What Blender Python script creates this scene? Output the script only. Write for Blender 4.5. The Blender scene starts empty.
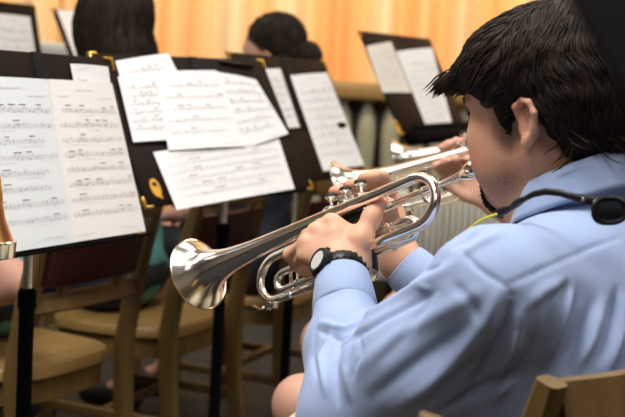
import bpy, bmesh, math, random
import numpy as np
from mathutils import Vector, Matrix
from mathutils.bvhtree import BVHTree

random.seed(7)
rng = np.random.default_rng(7)
scene = bpy.context.scene
COL = scene.collection
R = math.radians

# ------------------------------------------------------------------ camera
CAM = Vector((0.0, 0.0, 1.12))
PITCH, ROLL, FPX, CX, CY = R(5.8), R(3.2), 1215.0, 312.5, 208.5
fw = Vector((0, math.cos(PITCH), -math.sin(PITCH)))
_r = Vector((1, 0, 0))
_u = _r.cross(fw)
rt = _r * math.cos(ROLL) + _u * math.sin(ROLL)
up = _u * math.cos(ROLL) - _r * math.sin(ROLL)
cam_data = bpy.data.cameras.new('camera')
cam_data.lens = FPX * 36 / 625
cam_data.sensor_width = 36
cam_data.clip_start = 0.05
cam_data.dof.use_dof = True
cam_data.dof.focus_distance = 1.68
cam_data.dof.aperture_fstop = 5.8
cam = bpy.data.objects.new('camera', cam_data)
m3 = Matrix((rt, up, -fw)).transposed()
cam.matrix_world = Matrix.Translation(CAM) @ m3.to_4x4()
COL.objects.link(cam)
scene.camera = cam

# ------------------------------------------------------------------ world, lights, exposure
scene.view_settings.view_transform = 'Standard'
scene.view_settings.look = 'None'
scene.view_settings.gamma = 1
scene.view_settings.use_curve_mapping = False
scene.view_settings.exposure = 0.0
world = bpy.data.worlds.new('world')
world.use_nodes = True
world.node_tree.nodes['Background'].inputs[0].default_value = (0.75, 0.8, 0.9, 1)
world.node_tree.nodes['Background'].inputs[1].default_value = 0.05
scene.world = world


def area(name, loc, target, sx, sy, power, color):
    d = bpy.data.lights.new(name, 'AREA')
    d.shape = 'RECTANGLE'
    d.size, d.size_y = sx, sy
    d.energy = power
    d.color = color
    o = bpy.data.objects.new(name, d)
    o.location = loc
    o.rotation_euler = (Vector(target) - Vector(loc)).to_track_quat('-Z', 'Y').to_euler()
    COL.objects.link(o)
    return o


KEY = (1.0, 0.96, 0.9)
area('ceiling_lamp', (-0.5, 1.1, 3.12), (-0.5, 1.1, 0), 0.6, 1.2, 74, KEY)
area('ceiling_lamp', (-1.9, 3.4, 3.12), (-1.9, 3.4, 0), 0.6, 1.2, 14, KEY)
area('ceiling_lamp', (1.5, 1.1, 3.12), (1.5, 1.1, 0), 0.6, 1.2, 26, KEY)
area('ceiling_lamp', (1.5, 3.6, 3.12), (1.5, 3.6, 0), 0.6, 1.2, 30, KEY)
area('ceiling_lamp', (0.3, -1.0, 3.12), (0.3, -1.0, 0), 0.6, 1.2, 14, KEY)
area('curtain_lamp', (-1.4, 5.2, 3.1), (-1.2, 7.0, 1.6), 2.4, 0.3, 68, (1.0, 0.84, 0.62))
area('curtain_lamp', (1.4, 5.2, 3.1), (1.2, 7.0, 1.6), 2.4, 0.3, 68, (1.0, 0.84, 0.62))


def P(px, py, d):
    """World point seen at pixel (px, py) at distance d along the view axis."""
    return CAM + fw * d + rt * ((px - CX) / FPX * d) - up * ((py - CY) / FPX * d)


# ------------------------------------------------------------------ materials
def mat(name, color, rough=0.5, metal=0.0, noise=None, bump=None, sheen=0.0, spec=0.5, emit=None,
        sss=0.0, trans=0.0):
    m = bpy.data.materials.new(name)
    m.use_nodes = True
    nt = m.node_tree
    b = nt.nodes['Principled BSDF']
    b.inputs['Base Color'].default_value = (*color, 1)
    b.inputs['Roughness'].default_value = rough
    b.inputs['Metallic'].default_value = metal
    b.inputs['Specular IOR Level'].default_value = spec
    if sheen:
        b.inputs['Sheen Weight'].default_value = sheen
    if sss:
        b.inputs['Subsurface Weight'].default_value = sss
        b.inputs['Subsurface Radius'].default_value = (0.012, 0.005, 0.003)
        b.inputs['Subsurface Scale'].default_value = 1.0
    if trans:
        b.inputs['Transmission Weight'].default_value = trans
    if emit:
        b.inputs['Emission Color'].default_value = (*emit[0], 1)
        b.inputs['Emission Strength'].default_value = emit[1]
    tc = nt.nodes.new('ShaderNodeTexCoord')
    if noise:                                   # (scale_xyz, second colour, lo, hi)
        mp = nt.nodes.new('ShaderNodeMapping')
        mp.inputs['Scale'].default_value = noise[0]
        nt.links.new(tc.outputs['Object'], mp.inputs['Vector'])
        n = nt.nodes.new('ShaderNodeTexNoise')
        n.inputs['Scale'].default_value = 1
        n.inputs['Detail'].default_value = 4
        nt.links.new(mp.outputs[0], n.inputs['Vector'])
        cr = nt.nodes.new('ShaderNodeValToRGB')
        cr.color_ramp.elements[0].position = noise[2]
        cr.color_ramp.elements[1].position = noise[3]
        cr.color_ramp.elements[0].color = (*color, 1)
        cr.color_ramp.elements[1].color = (*noise[1], 1)
        nt.links.new(n.outputs['Fac'], cr.inputs[0])
        nt.links.new(cr.outputs[0], b.inputs['Base Color'])
    if bump:                                    # (scale_xyz, strength, distance)
        mp = nt.nodes.new('ShaderNodeMapping')
        mp.inputs['Scale'].default_value = bump[0]
        nt.links.new(tc.outputs['Object'], mp.inputs['Vector'])
        n = nt.nodes.new('ShaderNodeTexNoise')
        n.inputs['Scale'].default_value = 1
        n.inputs['Detail'].default_value = 3
        nt.links.new(mp.outputs[0], n.inputs['Vector'])
        bp = nt.nodes.new('ShaderNodeBump')
        bp.inputs['Strength'].default_value = bump[1]
        bp.inputs['Distance'].default_value = bump[2]
        nt.links.new(n.outputs['Fac'], bp.inputs['Height'])
        nt.links.new(bp.outputs[0], b.inputs['Normal'])
    return m


def skin_mat(name, color, red, hair=(0.05, 0.028, 0.018)):
    """Skin with soft mottling; the 'beard' attribute marks where beard hair grows, 'flush' where skin is redder."""
    m = mat(name, color, 0.5, sss=0.12, bump=((260, 260, 260), 0.12, 0.001), spec=0.4)
    nt = m.node_tree
    b = nt.nodes['Principled BSDF']
    n = nt.nodes.new('ShaderNodeTexNoise')
    n.inputs['Scale'].default_value = 38
    tc = nt.nodes.new('ShaderNodeTexCoord')
    nt.links.new(tc.outputs['Object'], n.inputs['Vector'])
    at = nt.nodes.new('ShaderNodeAttribute')
    at.attribute_name = 'flush'
    ad = nt.nodes.new('ShaderNodeMath')
    ad.operation = 'MULTIPLY_ADD'
    ad.inputs[1].default_value = 0.45
    nt.links.new(n.outputs['Fac'], ad.inputs[0])
    nt.links.new(at.outputs['Fac'], ad.inputs[2])
    mx = nt.nodes.new('ShaderNodeMix')
    mx.data_type = 'RGBA'
    mx.inputs['A'].default_value = (*color, 1)
    mx.inputs['B'].default_value = (*red, 1)
    nt.links.new(ad.outputs[0], mx.inputs['Factor'])
    a2 = nt.nodes.new('ShaderNodeAttribute')
    a2.attribute_name = 'beard'
    n2 = nt.nodes.new('ShaderNodeTexNoise')
    n2.inputs['Scale'].default_value = 420
    nt.links.new(tc.outputs['Object'], n2.inputs['Vector'])
    mu = nt.nodes.new('ShaderNodeMath')
    mu.operation = 'MULTIPLY'
    nt.links.new(a2.outputs['Fac'], mu.inputs[0])
    mr = nt.nodes.new('ShaderNodeMapRange')
    mr.inputs[1].default_value, mr.inputs[2].default_value = 0.3, 0.65
    mr.inputs[3].default_value, mr.inputs[4].default_value = 0.55, 1.0
    nt.links.new(n2.outputs['Fac'], mr.inputs[0])
    nt.links.new(mr.outputs[0], mu.inputs[1])
    mx2 = nt.nodes.new('ShaderNodeMix')
    mx2.data_type = 'RGBA'
    nt.links.new(mu.outputs[0], mx2.inputs['Factor'])
    nt.links.new(mx.outputs['Result'], mx2.inputs['A'])
    mx2.inputs['B'].default_value = (*hair, 1)
    nt.links.new(mx2.outputs['Result'], b.inputs['Base Color'])
    return m


M = {}
M['skin'] = skin_mat('fair_skin', (0.70, 0.415, 0.275), (0.60, 0.23, 0.14))
M['skin_pale'] = skin_mat('pale_skin', (0.64, 0.37, 0.27), (0.58, 0.26, 0.19))
M['shirt'] = mat('light_blue_oxford', (0.31, 0.40, 0.63), 0.75, sheen=0.15, spec=0.25,
                 bump=((900, 900, 900), 0.15, 0.0006))
M['seam'] = mat('shirt_stitching', (0.26, 0.35, 0.6), 0.8)
M['hair'] = mat('dark_brown_hair', (0.013, 0.0075, 0.0048), 0.62, spec=0.22,
                noise=((60, 60, 60), (0.030, 0.017, 0.010), 0.4, 0.75))
M['hair_tip'] = mat('brown_hair_tips', (0.028, 0.016, 0.009), 0.6, spec=0.22)
M['silver'] = mat('silver_plate', (0.97, 0.94, 0.88), 0.17, 1.0)
M['silver_dull'] = mat('silver_satin', (0.85, 0.82, 0.76), 0.2, 1.0)
M['rim_reflect'] = mat('rim_warm_reflection', (0.95, 0.75, 0.55), 0.18, 1.0)  # orange reflection along the bell rim put into its metal colour
M['leather'] = mat('black_leather', (0.012, 0.012, 0.013), 0.55, bump=((300, 300, 300), 0.3, 0.001))
M['felt'] = mat('dark_pearl', (0.02, 0.018, 0.016), 0.45, spec=0.3)
M['rubber'] = mat('black_resin', (0.006, 0.006, 0.007), 0.4, spec=0.35)
M['glass_dark'] = mat('dark_lens', (0.01, 0.015, 0.02), 0.06, spec=0.8)
M['dial'] = mat('silver_dial', (0.62, 0.66, 0.66), 0.25, 0.3)
M['paper'] = mat('white_paper', (0.86, 0.86, 0.87), 0.8, spec=0.2)
M['paper_cool'] = mat('bluish_paper', (0.76, 0.805, 0.83), 0.8, spec=0.2)
M['paper_warm'] = mat('pinkish_paper', (0.85, 0.83, 0.82), 0.8, spec=0.2)
M['paper_cream'] = mat('cream_paper', (0.8, 0.76, 0.7), 0.8, spec=0.2)
M['ink'] = mat('printing_ink', (0.2, 0.2, 0.21), 0.8)
M['ink_soft'] = mat('grey_stave_ink', (0.66, 0.67, 0.69), 0.8)
M['folder'] = mat('brown_folder_vinyl', (0.011, 0.0055, 0.004), 0.6, spec=0.1, bump=((220, 220, 220), 0.15, 0.001))
M['folder_black'] = mat('black_folder_spine', (0.006, 0.007, 0.009), 0.6, spec=0.1)
M['gold'] = mat('gold_corner', (0.85, 0.52, 0.1), 0.3, 0.9)
M['gold_print'] = mat('gold_print', (0.72, 0.36, 0.03), 0.5)
M['black_metal'] = mat('black_powder_coat', (0.003, 0.003, 0.0035), 0.8, spec=0.05)
M['chrome'] = mat('chrome_tube', (0.7, 0.68, 0.64), 0.2, 1.0)
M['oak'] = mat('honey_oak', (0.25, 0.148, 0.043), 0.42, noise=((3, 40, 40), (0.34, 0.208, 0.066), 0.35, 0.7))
M['oak_dark'] = mat('darker_oak', (0.135, 0.079, 0.022), 0.45, noise=((30, 30, 3), (0.19, 0.115, 0.034), 0.35, 0.7))  # darker version of the honey oak tone
M['maroon'] = mat('maroon_upholstery', (0.065, 0.010, 0.009), 0.6, bump=((400, 400, 400), 0.2, 0.001))
M['teal'] = mat('teal_cotton', (0.10, 0.34, 0.33), 0.85)
M['navy'] = mat('navy_cotton', (0.012, 0.016, 0.026), 0.85)
M['khaki'] = mat('cream_cotton', (0.62, 0.55, 0.40), 0.85)
M['shoe'] = mat('dark_canvas', (0.02, 0.02, 0.022), 0.8)
M['copper'] = mat('spun_copper', (0.72, 0.36, 0.15), 0.3, 1.0)
M['eye'] = mat('eye_white', (0.7, 0.68, 0.65), 0.15)
M['iris'] = mat('brown_iris', (0.03, 0.018, 0.01), 0.1)
M['yellow'] = mat('yellow_cord', (0.8, 0.72, 0.03), 0.5)
M['stone'] = mat('pale_painted_wood', (0.30, 0.29, 0.21), 0.6)
M['radiator'] = mat('pale_grey_enamel', (0.62, 0.63, 0.58), 0.5)
M['wall'] = mat('warm_beige_paint', (0.36, 0.32, 0.27), 0.9)
M['wall_dark'] = mat('dark_wood_panel', (0.035, 0.022, 0.012), 0.6)
M['ceiling'] = mat('white_ceiling_tile', (0.8, 0.8, 0.78), 0.95)
M['floor'] = mat('charcoal_carpet', (0.012, 0.012, 0.012), 0.95, noise=((180, 180, 180), (0.03, 0.03, 0.029), 0.4, 0.7))
M['diffuser'] = mat('lamp_diffuser', (0.9, 0.9, 0.9), 0.5, emit=((1, 0.97, 0.92), 2.4))


def striped(name, c1, c2, scale, axis='Z', rough=0.85):
    m = mat(name, c1, rough)
    nt = m.node_tree
    b = nt.nodes['Principled BSDF']
    tc = nt.nodes.new('ShaderNodeTexCoord')
    w = nt.nodes.new('ShaderNodeTexWave')
    w.bands_direction = axis
    w.inputs['Scale'].default_value = scale
    cr = nt.nodes.new('ShaderNodeValToRGB')
    cr.color_ramp.elements[0].position, cr.color_ramp.elements[1].position = 0.45, 0.55
    cr.color_ramp.elements[0].color = (*c1, 1)
    cr.color_ramp.elements[1].color = (*c2, 1)
    nt.links.new(tc.outputs['Object'], w.inputs['Vector'])
    nt.links.new(w.outputs['Fac'], cr.inputs[0])
    nt.links.new(cr.outputs[0], b.inputs['Base Color'])
    return m


M['stripe_tee'] = striped('grey_striped_jersey', (0.5, 0.52, 0.52), (0.14, 0.16, 0.16), 12)


# ------------------------------------------------------------------ object helpers
def link(o, parent=None):
    COL.objects.link(o)
    if parent is not None:
        o.parent = parent
    return o


def tag(o, label=None, cat=None, group=None, kind=None):
    if label:
        o['label'] = label
    if cat:
        o['category'] = cat
    if group:
        o['group'] = group
    if kind:
        o['kind'] = kind
    return o


def empty(name, label, cat, mw=None, group=None):
    o = bpy.data.objects.new(name, None)
    o.empty_display_size = 0.05
    if mw is not None:
        o.matrix_world = mw
    link(o)
    return tag(o, label, cat, group)


def mesh_obj(name, verts, faces, material, parent=None, smooth=True, mats=None, fmat=None):
    me = bpy.data.meshes.new(name)
    me.from_pydata([tuple(map(float, v)) for v in verts], [], [tuple(map(int, q)) for q in faces])
    for mm in (mats or [material]):
        me.materials.append(mm)
    if fmat is not None:
        me.polygons.foreach_set('material_index', np.asarray(fmat, dtype=np.int32))
    if smooth:
        me.polygons.foreach_set('use_smooth', np.ones(len(me.polygons), dtype=bool))
    me.update()
    o = bpy.data.objects.new(name, me)
    return link(o, parent)


class MB:
    """Collects shapes into one mesh."""

    def __init__(self):
        self.v, self.f, self.m, self.mi = [], [], [], 0

    def add(self, vs, fs):
        n = len(self.v)
        self.v += [tuple(map(float, q)) for q in vs]
        self.f += [tuple(i + n for i in q) for q in fs]
        self.m += [self.mi] * len(fs)
        return self

    def tube(self, pts, rad, n=12, cap=True, scale=(1, 1), ref=None):
        pts = [Vector(p) for p in pts]
        k = len(pts)
        if not hasattr(rad, '__len__'):
            rad = [rad] * k
        t0 = (pts[1] - pts[0]).normalized()
        a = Vector(ref) if ref is not None else (Vector((0, 0, 1)) if abs(t0.z) < 0.9 else Vector((1, 0, 0)))
        nrm = (a - t0 * a.dot(t0)).normalized()
        vs, fs = [], []
        for i in range(k):
            if i == 0:
                t = t0
            elif i == k - 1:
                t = (pts[i] - pts[i - 1]).normalized()
            else:
                t = ((pts[i + 1] - pts[i]).normalized() + (pts[i] - pts[i - 1]).normalized())
                t = t.normalized() if t.length > 1e-6 else (pts[i + 1] - pts[i]).normalized()
            nrm = (nrm - t * nrm.dot(t))
            nrm = nrm.normalized() if nrm.length > 1e-6 else t.orthogonal().normalized()
            b = t.cross(nrm)
            for j in range(n):
                an = 2 * math.pi * j / n
                vs.append(pts[i] + (nrm * math.cos(an) * scale[0] + b * math.sin(an) * scale[1]) * rad[i])
        for i in range(k - 1):
            for j in range(n):
                j2 = (j + 1) % n
                fs.append((i * n + j, i * n + j2, (i + 1) * n + j2, (i + 1) * n + j))
        if cap:
            fs.append(tuple(reversed(range(n))))
            fs.append(tuple(range((k - 1) * n, k * n)))
        return self.add(vs, fs)

    def lathe(self, prof, origin=(0, 0, 0), axis=(0, 0, 1), n=24, closed=False):
        """prof: list of (along, radius)."""
        ax = Vector(axis).normalized()
        e1 = ax.orthogonal().normalized()
        e2 = ax.cross(e1)
        o = Vector(origin)
        vs, fs = [], []
        for (h, r) in prof:
            for j in range(n):
                an = 2 * math.pi * j / n
                vs.append(o + ax * h + (e1 * math.cos(an) + e2 * math.sin(an)) * max(r, 1e-5))
        k = len(prof)
        for i in range(k if closed else k - 1):
            i2 = (i + 1) % k
            for j in range(n):
                j2 = (j + 1) % n
                fs.append((i * n + j, i * n + j2, i2 * n + j2, i2 * n + j))
        if not closed:
            fs.append(tuple(reversed(range(n))))
            fs.append(tuple(range((k - 1) * n, k * n)))
        return self.add(vs, fs)

    def box(self, c, size, bev=0.0, mw=None):
        bm = bmesh.new()
        bmesh.ops.create_cube(bm, size=1.0)
        for v in bm.verts:
            v.co = Vector((v.co.x * size[0], v.co.y * size[1], v.co.z * size[2]))
        if bev:
            bmesh.ops.bevel(bm, geom=bm.edges[:], offset=bev, segments=2, profile=0.5, affect='EDGES')
        T = (mw or Matrix.Identity(4)) @ Matrix.Translation(Vector(c))
        bm.verts.ensure_lookup_table()
        vs = [T @ v.co for v in bm.verts]
        fs = [tuple(v.index for v in q.verts) for q in bm.faces]
        bm.free()
        return self.add(vs, fs)

    def prism(self, outline, z0, z1, bev=0.0):
        """Extrude an XY outline from z0 to z1, with bevelled rims."""
        n = len(outline)
        rings = [(0.0, z0)] if not bev else [(bev, z0), (0, z0 + bev)]
        rings += [(0.0, z1)] if not bev else [(0, z1 - bev), (bev, z1)]
        cx = sum(p[0] for p in outline) / n
        cy = sum(p[1] for p in outline) / n
        vs, fs = [], []
        for (ins, z) in rings:
            for (x, y) in outline:
                d = math.hypot(x - cx, y - cy) or 1
                vs.append((x - (x - cx) / d * ins, y - (y - cy) / d * ins, z))
        for i in range(len(rings) - 1):
            for j in range(n):
                j2 = (j + 1) % n
                fs.append((i * n + j, i * n + j2, (i + 1) * n + j2, (i + 1) * n + j))
        fs.append(tuple(reversed(range(n))))
        fs.append(tuple(range((len(rings) - 1) * n, len(rings) * n)))
        return self.add(vs, fs)

    def bar(self, pts, w, h, ref, bev=0.003):
        """Rectangular bar swept along pts; w measured along ref, h across it."""
        pts = [Vector(p) for p in pts]
        vs, fs = [], []
        k = len(pts)
        ws = w if hasattr(w, '__len__') else [w] * k
        hs = h if hasattr(h, '__len__') else [h] * k
        for i in range(k):
            t = (pts[min(i + 1, k - 1)] - pts[max(i - 1, 0)]).normalized()
            a = Vector(ref)
            a = (a - t * a.dot(t)).normalized()
            b = t.cross(a)
            W, H = ws[i] / 2, hs[i] / 2
            for (x, y) in ((W - bev, H), (W, H - bev), (W, -H + bev), (W - bev, -H), (-W + bev, -H), (-W, -H + bev),
                           (-W, H - bev), (-W + bev, H)):
                vs.append(pts[i] + a * x + b * y)
        for i in range(k - 1):
            for j in range(8):
                j2 = (j + 1) % 8
                fs.append((i * 8 + j, i * 8 + j2, (i + 1) * 8 + j2, (i + 1) * 8 + j))
        fs.append(tuple(reversed(range(8))))
        fs.append(tuple(range((k - 1) * 8, k * 8)))
        return self.add(vs, fs)

    def build(self, name, material, parent=None, smooth=True, mats=None, auto=True):
        o = mesh_obj(name, self.v, self.f, material, parent, smooth, mats, self.m if mats else None)
        bm = bmesh.new()
        bm.from_mesh(o.data)
        bmesh.ops.recalc_face_normals(bm, faces=bm.faces[:])
        bm.to_mesh(o.data)
        bm.free()
        if smooth and auto:
            sharp_edges(o.data, R(38))
        return o


def sharp_edges(me, ang):
    bm = bmesh.new()
    bm.from_mesh(me)
    for e in bm.edges:
        if len(e.link_faces) == 2:
            try:
                e.smooth = e.calc_face_angle() < ang
            except ValueError:
                pass
    bm.to_mesh(me)
    bm.free()


def arc(c, r, a0, a1, e1, e2, n=12):
    c, e1, e2 = Vector(c), Vector(e1), Vector(e2)
    return [c + e1 * (r * math.cos(a0 + (a1 - a0) * i / n)) + e2 * (r * math.sin(a0 + (a1 - a0) * i / n)) for i in range(n + 1)]


def copy_tree(o, parent=None):
    c = o.copy()
    link(c)
    if parent is not None:
        c.parent = parent
    for ch in list(o.children):
        copy_tree(ch, c)
    return c


def frame_mw(origin, fdir, z=0.0):
    """x = right, y = forward, z = up."""
    f = Vector((fdir[0], fdir[1], 0)).normalized()
    r = f.cross(Vector((0, 0, 1)))
    m = Matrix((r, f, Vector((0, 0, 1)))).transposed().to_4x4()
    m.translation = Vector((origin[0], origin[1], z))
    return m


# ------------------------------------------------------------------ implicit bodies
class Field:
    def __init__(self, lo, hi, h):
        self.lo, self.h = np.array(lo, float), h
        self.n = np.maximum(np.ceil((np.array(hi) - self.lo) / h).astype(int) + 1, 2)
        self.ax = [(self.lo[i] + h * np.arange(self.n[i])).astype(np.float32) for i in range(3)]
        self.D = np.full(self.n, 1.0, np.float32)

    def win(self, lo, hi):
        a = np.clip(np.floor((np.array(lo) - self.lo) / self.h).astype(int), 0, self.n)
        b = np.clip(np.ceil((np.array(hi) - self.lo) / self.h).astype(int) + 1, 0, self.n)
        if np.any(b <= a):
            return None
        s = tuple(slice(a[i], b[i]) for i in range(3))
        g = (self.ax[0][s[0]][:, None, None], self.ax[1][s[1]][None, :, None], self.ax[2][s[2]][None, None, :])
        return s, g

    def comb(self, s, d, k, op):
        D = self.D[s]
        if op == 's':
            a, b = -D, d
            h = np.maximum(k - np.abs(a - b), 0) / max(k, 1e-6)
            self.D[s] = -(np.minimum(a, b) - h * h * k * 0.25)
        else:
            h = np.maximum(k - np.abs(D - d), 0) / max(k, 1e-6)
            self.D[s] = np.minimum(D, d) - h * h * k * 0.25

    def cap(self, a, b, ra, rb, k=0.01, op='u'):
        a, b = np.array(a, float), np.array(b, float)
        m = k + 4 * self.h
        w = self.win(np.minimum(a - ra, b - rb) - m, np.maximum(a + ra, b + rb) + m)
        if w is None:
            return
        s, (X, Y, Z) = w
        ab = b - a
        L = float(ab @ ab) or 1e-9
        t = np.clip(((X - a[0]) * ab[0] + (Y - a[1]) * ab[1] + (Z - a[2]) * ab[2]) / L, 0, 1).astype(np.float32)
        d = np.sqrt((X - a[0] - t * ab[0]) ** 2 + (Y - a[1] - t * ab[1]) ** 2 + (Z - a[2] - t * ab[2]) ** 2) - (ra + (rb - ra) * t)
        self.comb(s, d.astype(np.float32), k, op)

    def ell(self, c, r, F3=None, k=0.01, op='u'):
        """F3: rows are the three axis directions belonging to r."""
        c, r = np.array(c, float), np.array(r, float)
        F3 = np.eye(3) if F3 is None else np.array(F3, float)
        ext = np.sqrt(((F3 * r[:, None]) ** 2).sum(0)) + k + 4 * self.h
        w = self.win(c - ext, c + ext)
        if w is None:
            return
        s, (X, Y, Z) = w
        x, y, z = X - c[0], Y - c[1], Z - c[2]
        q = [(x * F3[i, 0] + y * F3[i, 1] + z * F3[i, 2]) / r[i] for i in range(3)]
        k0 = np.sqrt(q[0] ** 2 + q[1] ** 2 + q[2] ** 2)
        k1 = np.sqrt((q[0] / r[0]) ** 2 + (q[1] / r[1]) ** 2 + (q[2] / r[2]) ** 2)
        d = k0 * (k0 - 1) / np.maximum(k1, 1e-6)
        self.comb(s, d.astype(np.float32), k, op)

    def add(self, prims):
        for p in prims:
            if p[0] == 'c':
                self.cap(p[1], p[2], p[3], p[4], p[5], p[6] if len(p) > 6 else 'u')
            else:
                self.ell(p[1], p[2], p[3], p[4], p[5] if len(p) > 5 else 'u')
        return self

    def plane_cut(self, pt, nrm, k=0.004):
        """Remove everything on the side the normal points to."""
        X, Y, Z = self.ax[0][:, None, None], self.ax[1][None, :, None], self.ax[2][None, None, :]
        d = (X - pt[0]) * nrm[0] + (Y - pt[1]) * nrm[1] + (Z - pt[2]) * nrm[2]
        self.D = np.maximum(self.D, d.astype(np.float32))

    def mesh(self):
        D = self.D
        D[0], D[-1], D[:, 0], D[:, -1], D[:, :, 0], D[:, :, -1] = 1, 1, 1, 1, 1, 1
        S = (D < 0)
        cnt = np.zeros(tuple(self.n - 1), np.uint8)
        for dx in (0, 1):
            for dy in (0, 1):
                for dz in (0, 1):
                    cnt += S[dx:self.n[0] - 1 + dx, dy:self.n[1] - 1 + dy, dz:self.n[2] - 1 + dz]
        cells = np.argwhere((cnt > 0) & (cnt < 8))
        N = len(cells)
        idx = {}
        acc = np.zeros((N, 3))
        num = np.zeros(N)
        cor = [(dx, dy, dz) for dx in (0, 1) for dy in (0, 1) for dz in (0, 1)]
        val = np.stack([D[cells[:, 0] + c[0], cells[:, 1] + c[1], cells[:, 2] + c[2]] for c in cor], 1)
        for i in range(8):
            for j in range(i + 1, 8):
                a, b = np.array(cor[i]), np.array(cor[j])
                if np.abs(a - b).sum() != 1:
                    continue
                va, vb = val[:, i], val[:, j]
                ok = (va < 0) != (vb < 0)
                t = np.where(ok, va / np.where(ok, va - vb, 1), 0)
                acc += np.where(ok[:, None], a[None] + t[:, None] * (b - a)[None], 0)
                num += ok
        V = (cells + acc / num[:, None]) * self.h + self.lo
        lut = np.full(tuple(self.n - 1), -1, np.int32)
        lut[cells[:, 0], cells[:, 1], cells[:, 2]] = np.arange(N)
        quads = []
        for axis in range(3):
            sl0 = [slice(None)] * 3
            sl1 = [slice(None)] * 3
            sl0[axis], sl1[axis] = slice(0, -1), slice(1, None)
            ch = S[tuple(sl0)] != S[tuple(sl1)]
            e = np.argwhere(ch)
            o1, o2 = [(1, 2), (2, 0), (0, 1)][axis]
            e = e[(e[:, o1] > 0) & (e[:, o2] > 0)]
            if not len(e):
                continue
            def at(d1, d2):
                q = e.copy()
                q[:, o1] -= d1
                q[:, o2] -= d2
                return lut[q[:, 0], q[:, 1], q[:, 2]]
            q = np.stack([at(1, 1), at(0, 1), at(0, 0), at(1, 0)], 1)
            inside = S[e[:, 0], e[:, 1], e[:, 2]]
            q[~inside] = q[~inside][:, ::-1]
            quads.append(q)
        Q = np.concatenate(quads)
        Q = Q[(Q >= 0).all(1)]
        return V, Q


def smooth_verts(V, Q, it=2, lam=0.5):
    n = len(V)
    e = np.concatenate([Q[:, [0, 1]], Q[:, [1, 2]], Q[:, [2, 3]], Q[:, [3, 0]]])
    cnt = np.bincount(e[:, 0], minlength=n) + np.bincount(e[:, 1], minlength=n)
    cnt = np.maximum(cnt, 1)[:, None]
    for _ in range(it):
        for l in (lam, -lam * 1.04):
            s = np.stack([np.bincount(e[:, 0], V[e[:, 1], k], n) + np.bincount(e[:, 1], V[e[:, 0], k], n) for k in range(3)], 1)
            V = V + l * (s / cnt - V)
    return V


def vert_normals(V, Q):
    fn = np.cross(V[Q[:, 2]] - V[Q[:, 0]], V[Q[:, 3]] - V[Q[:, 1]])
    N = np.zeros_like(V)
    for k in range(4):
        for c in range(3):
            N[:, c] += np.bincount(Q[:, k], fn[:, c], len(V))
    return N / np.maximum(np.linalg.norm(N, axis=1, keepdims=True), 1e-12)


def np_mesh(name, V, Q, material, parent=None, attrs=None):
    me = bpy.data.meshes.new(name)
    me.vertices.add(len(V))
    me.vertices.foreach_set('co', np.asarray(V, np.float32).ravel())
    nq = len(Q)
    me.loops.add(nq * 4)
    me.polygons.add(nq)
    me.polygons.foreach_set('loop_start', np.arange(0, nq * 4, 4, dtype=np.int32))
    me.loops.foreach_set('vertex_index', np.asarray(Q, np.int32).ravel())
    me.polygons.foreach_set('use_smooth', np.ones(nq, bool))
    me.update(calc_edges=True)
    me.validate()
    me.materials.append(material)
    for k, a in (attrs or {}).items():
        at = me.attributes.new(k, 'FLOAT', 'POINT')
        at.data.foreach_set('value', np.asarray(a, np.float32))
    o = bpy.data.objects.new(name, me)
    return link(o, parent)


def prim_bounds(prims, pad):
    lo, hi = np.full(3, 9.0), np.full(3, -9.0)
    for p in prims:
        if p[0] == 'c':
            for q, r in ((p[1], p[3]), (p[2], p[4])):
                q = np.array(q, float)
                lo, hi = np.minimum(lo, q - r), np.maximum(hi, q + r)
        else:
            q, r = np.array(p[1], float), max(p[2])
            lo, hi = np.minimum(lo, q - r), np.maximum(hi, q + r)
    return lo - pad, hi + pad


def mesh_prims(prims, h, sm=1):
    lo, hi = prim_bounds(prims, 4 * h)
    V, Q = Field(lo, hi, h).add(prims).mesh()
    return (smooth_verts(V, Q, sm) if sm else V), Q


def inflate(prims, dr):
    out = []
    for p in prims:
        if p[0] == 'c':
            out.append(('c', p[1], p[2], p[3] + dr, p[4] + dr, p[5]))
        else:
            out.append(('e', p[1], tuple(x + dr for x in p[2]), p[3], p[4]))
    return out


# ------------------------------------------------------------------ the room
def struct(o, kind='structure'):
    o['kind'] = kind
    return o


struct(MB().box((0, 2, -0.05), (10.2, 11, 0.1)).build('floor', M['floor'], smooth=False))
struct(MB().box((0, 2, 3.25), (10.2, 11, 0.1)).build('ceiling', M['ceiling'], smooth=False))
struct(MB().box((0, 7.35, 1.6), (10.2, 0.1, 3.2)).build('wall_back', M['wall'], smooth=False))
struct(MB().box((0, -3.35, 1.6), (10.2, 0.1, 3.2)).build('wall_front', M['wall'], smooth=False))
struct(MB().box((-5.05, 2, 1.6), (0.1, 10.6, 3.2)).build('wall_left', M['wall'], smooth=False))
struct(MB().box((5.05, 2, 1.6), (0.1, 10.6, 3.2)).build('wall_right', M['wall'], smooth=False))

for (x, y) in ((-0.5, 1.1), (-1.9, 3.4), (1.5, 1.1), (1.5, 3.6), (0.3, -1.0), (-2.1, 1.1), (-0.3, 3.4), (-3.3, 2.2), (-1.6, -1.0), (3.0, 1.1), (-0.9, 2.35), (-2.1, 2.35), (0.35, 2.35), (-1.6, 0.2)):  # more panels than lamps: the extra ones are added to brighten the silver trumpets
    t = empty('unseen_ceiling_panel', 'unseen white ceiling light panel in a set extended for silver reflections', 'ceiling light',
              Matrix.Translation((x, y, 3.2)), 'ceiling light panels')
    b = MB()
    for sx in (-1, 1):
        b.box((sx * 0.32, 0, -0.02), (0.04, 1.28, 0.04), 0.004)
        b.box((0, sx * 0.62, -0.02), (0.6, 0.04, 0.04), 0.004)
    b.build('frame', M['ceiling'], t, smooth=False)
    MB().box((0, 0, -0.012), (0.6, 1.2, 0.02)).build('diffuser', M['diffuser'], t, smooth=False)


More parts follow.
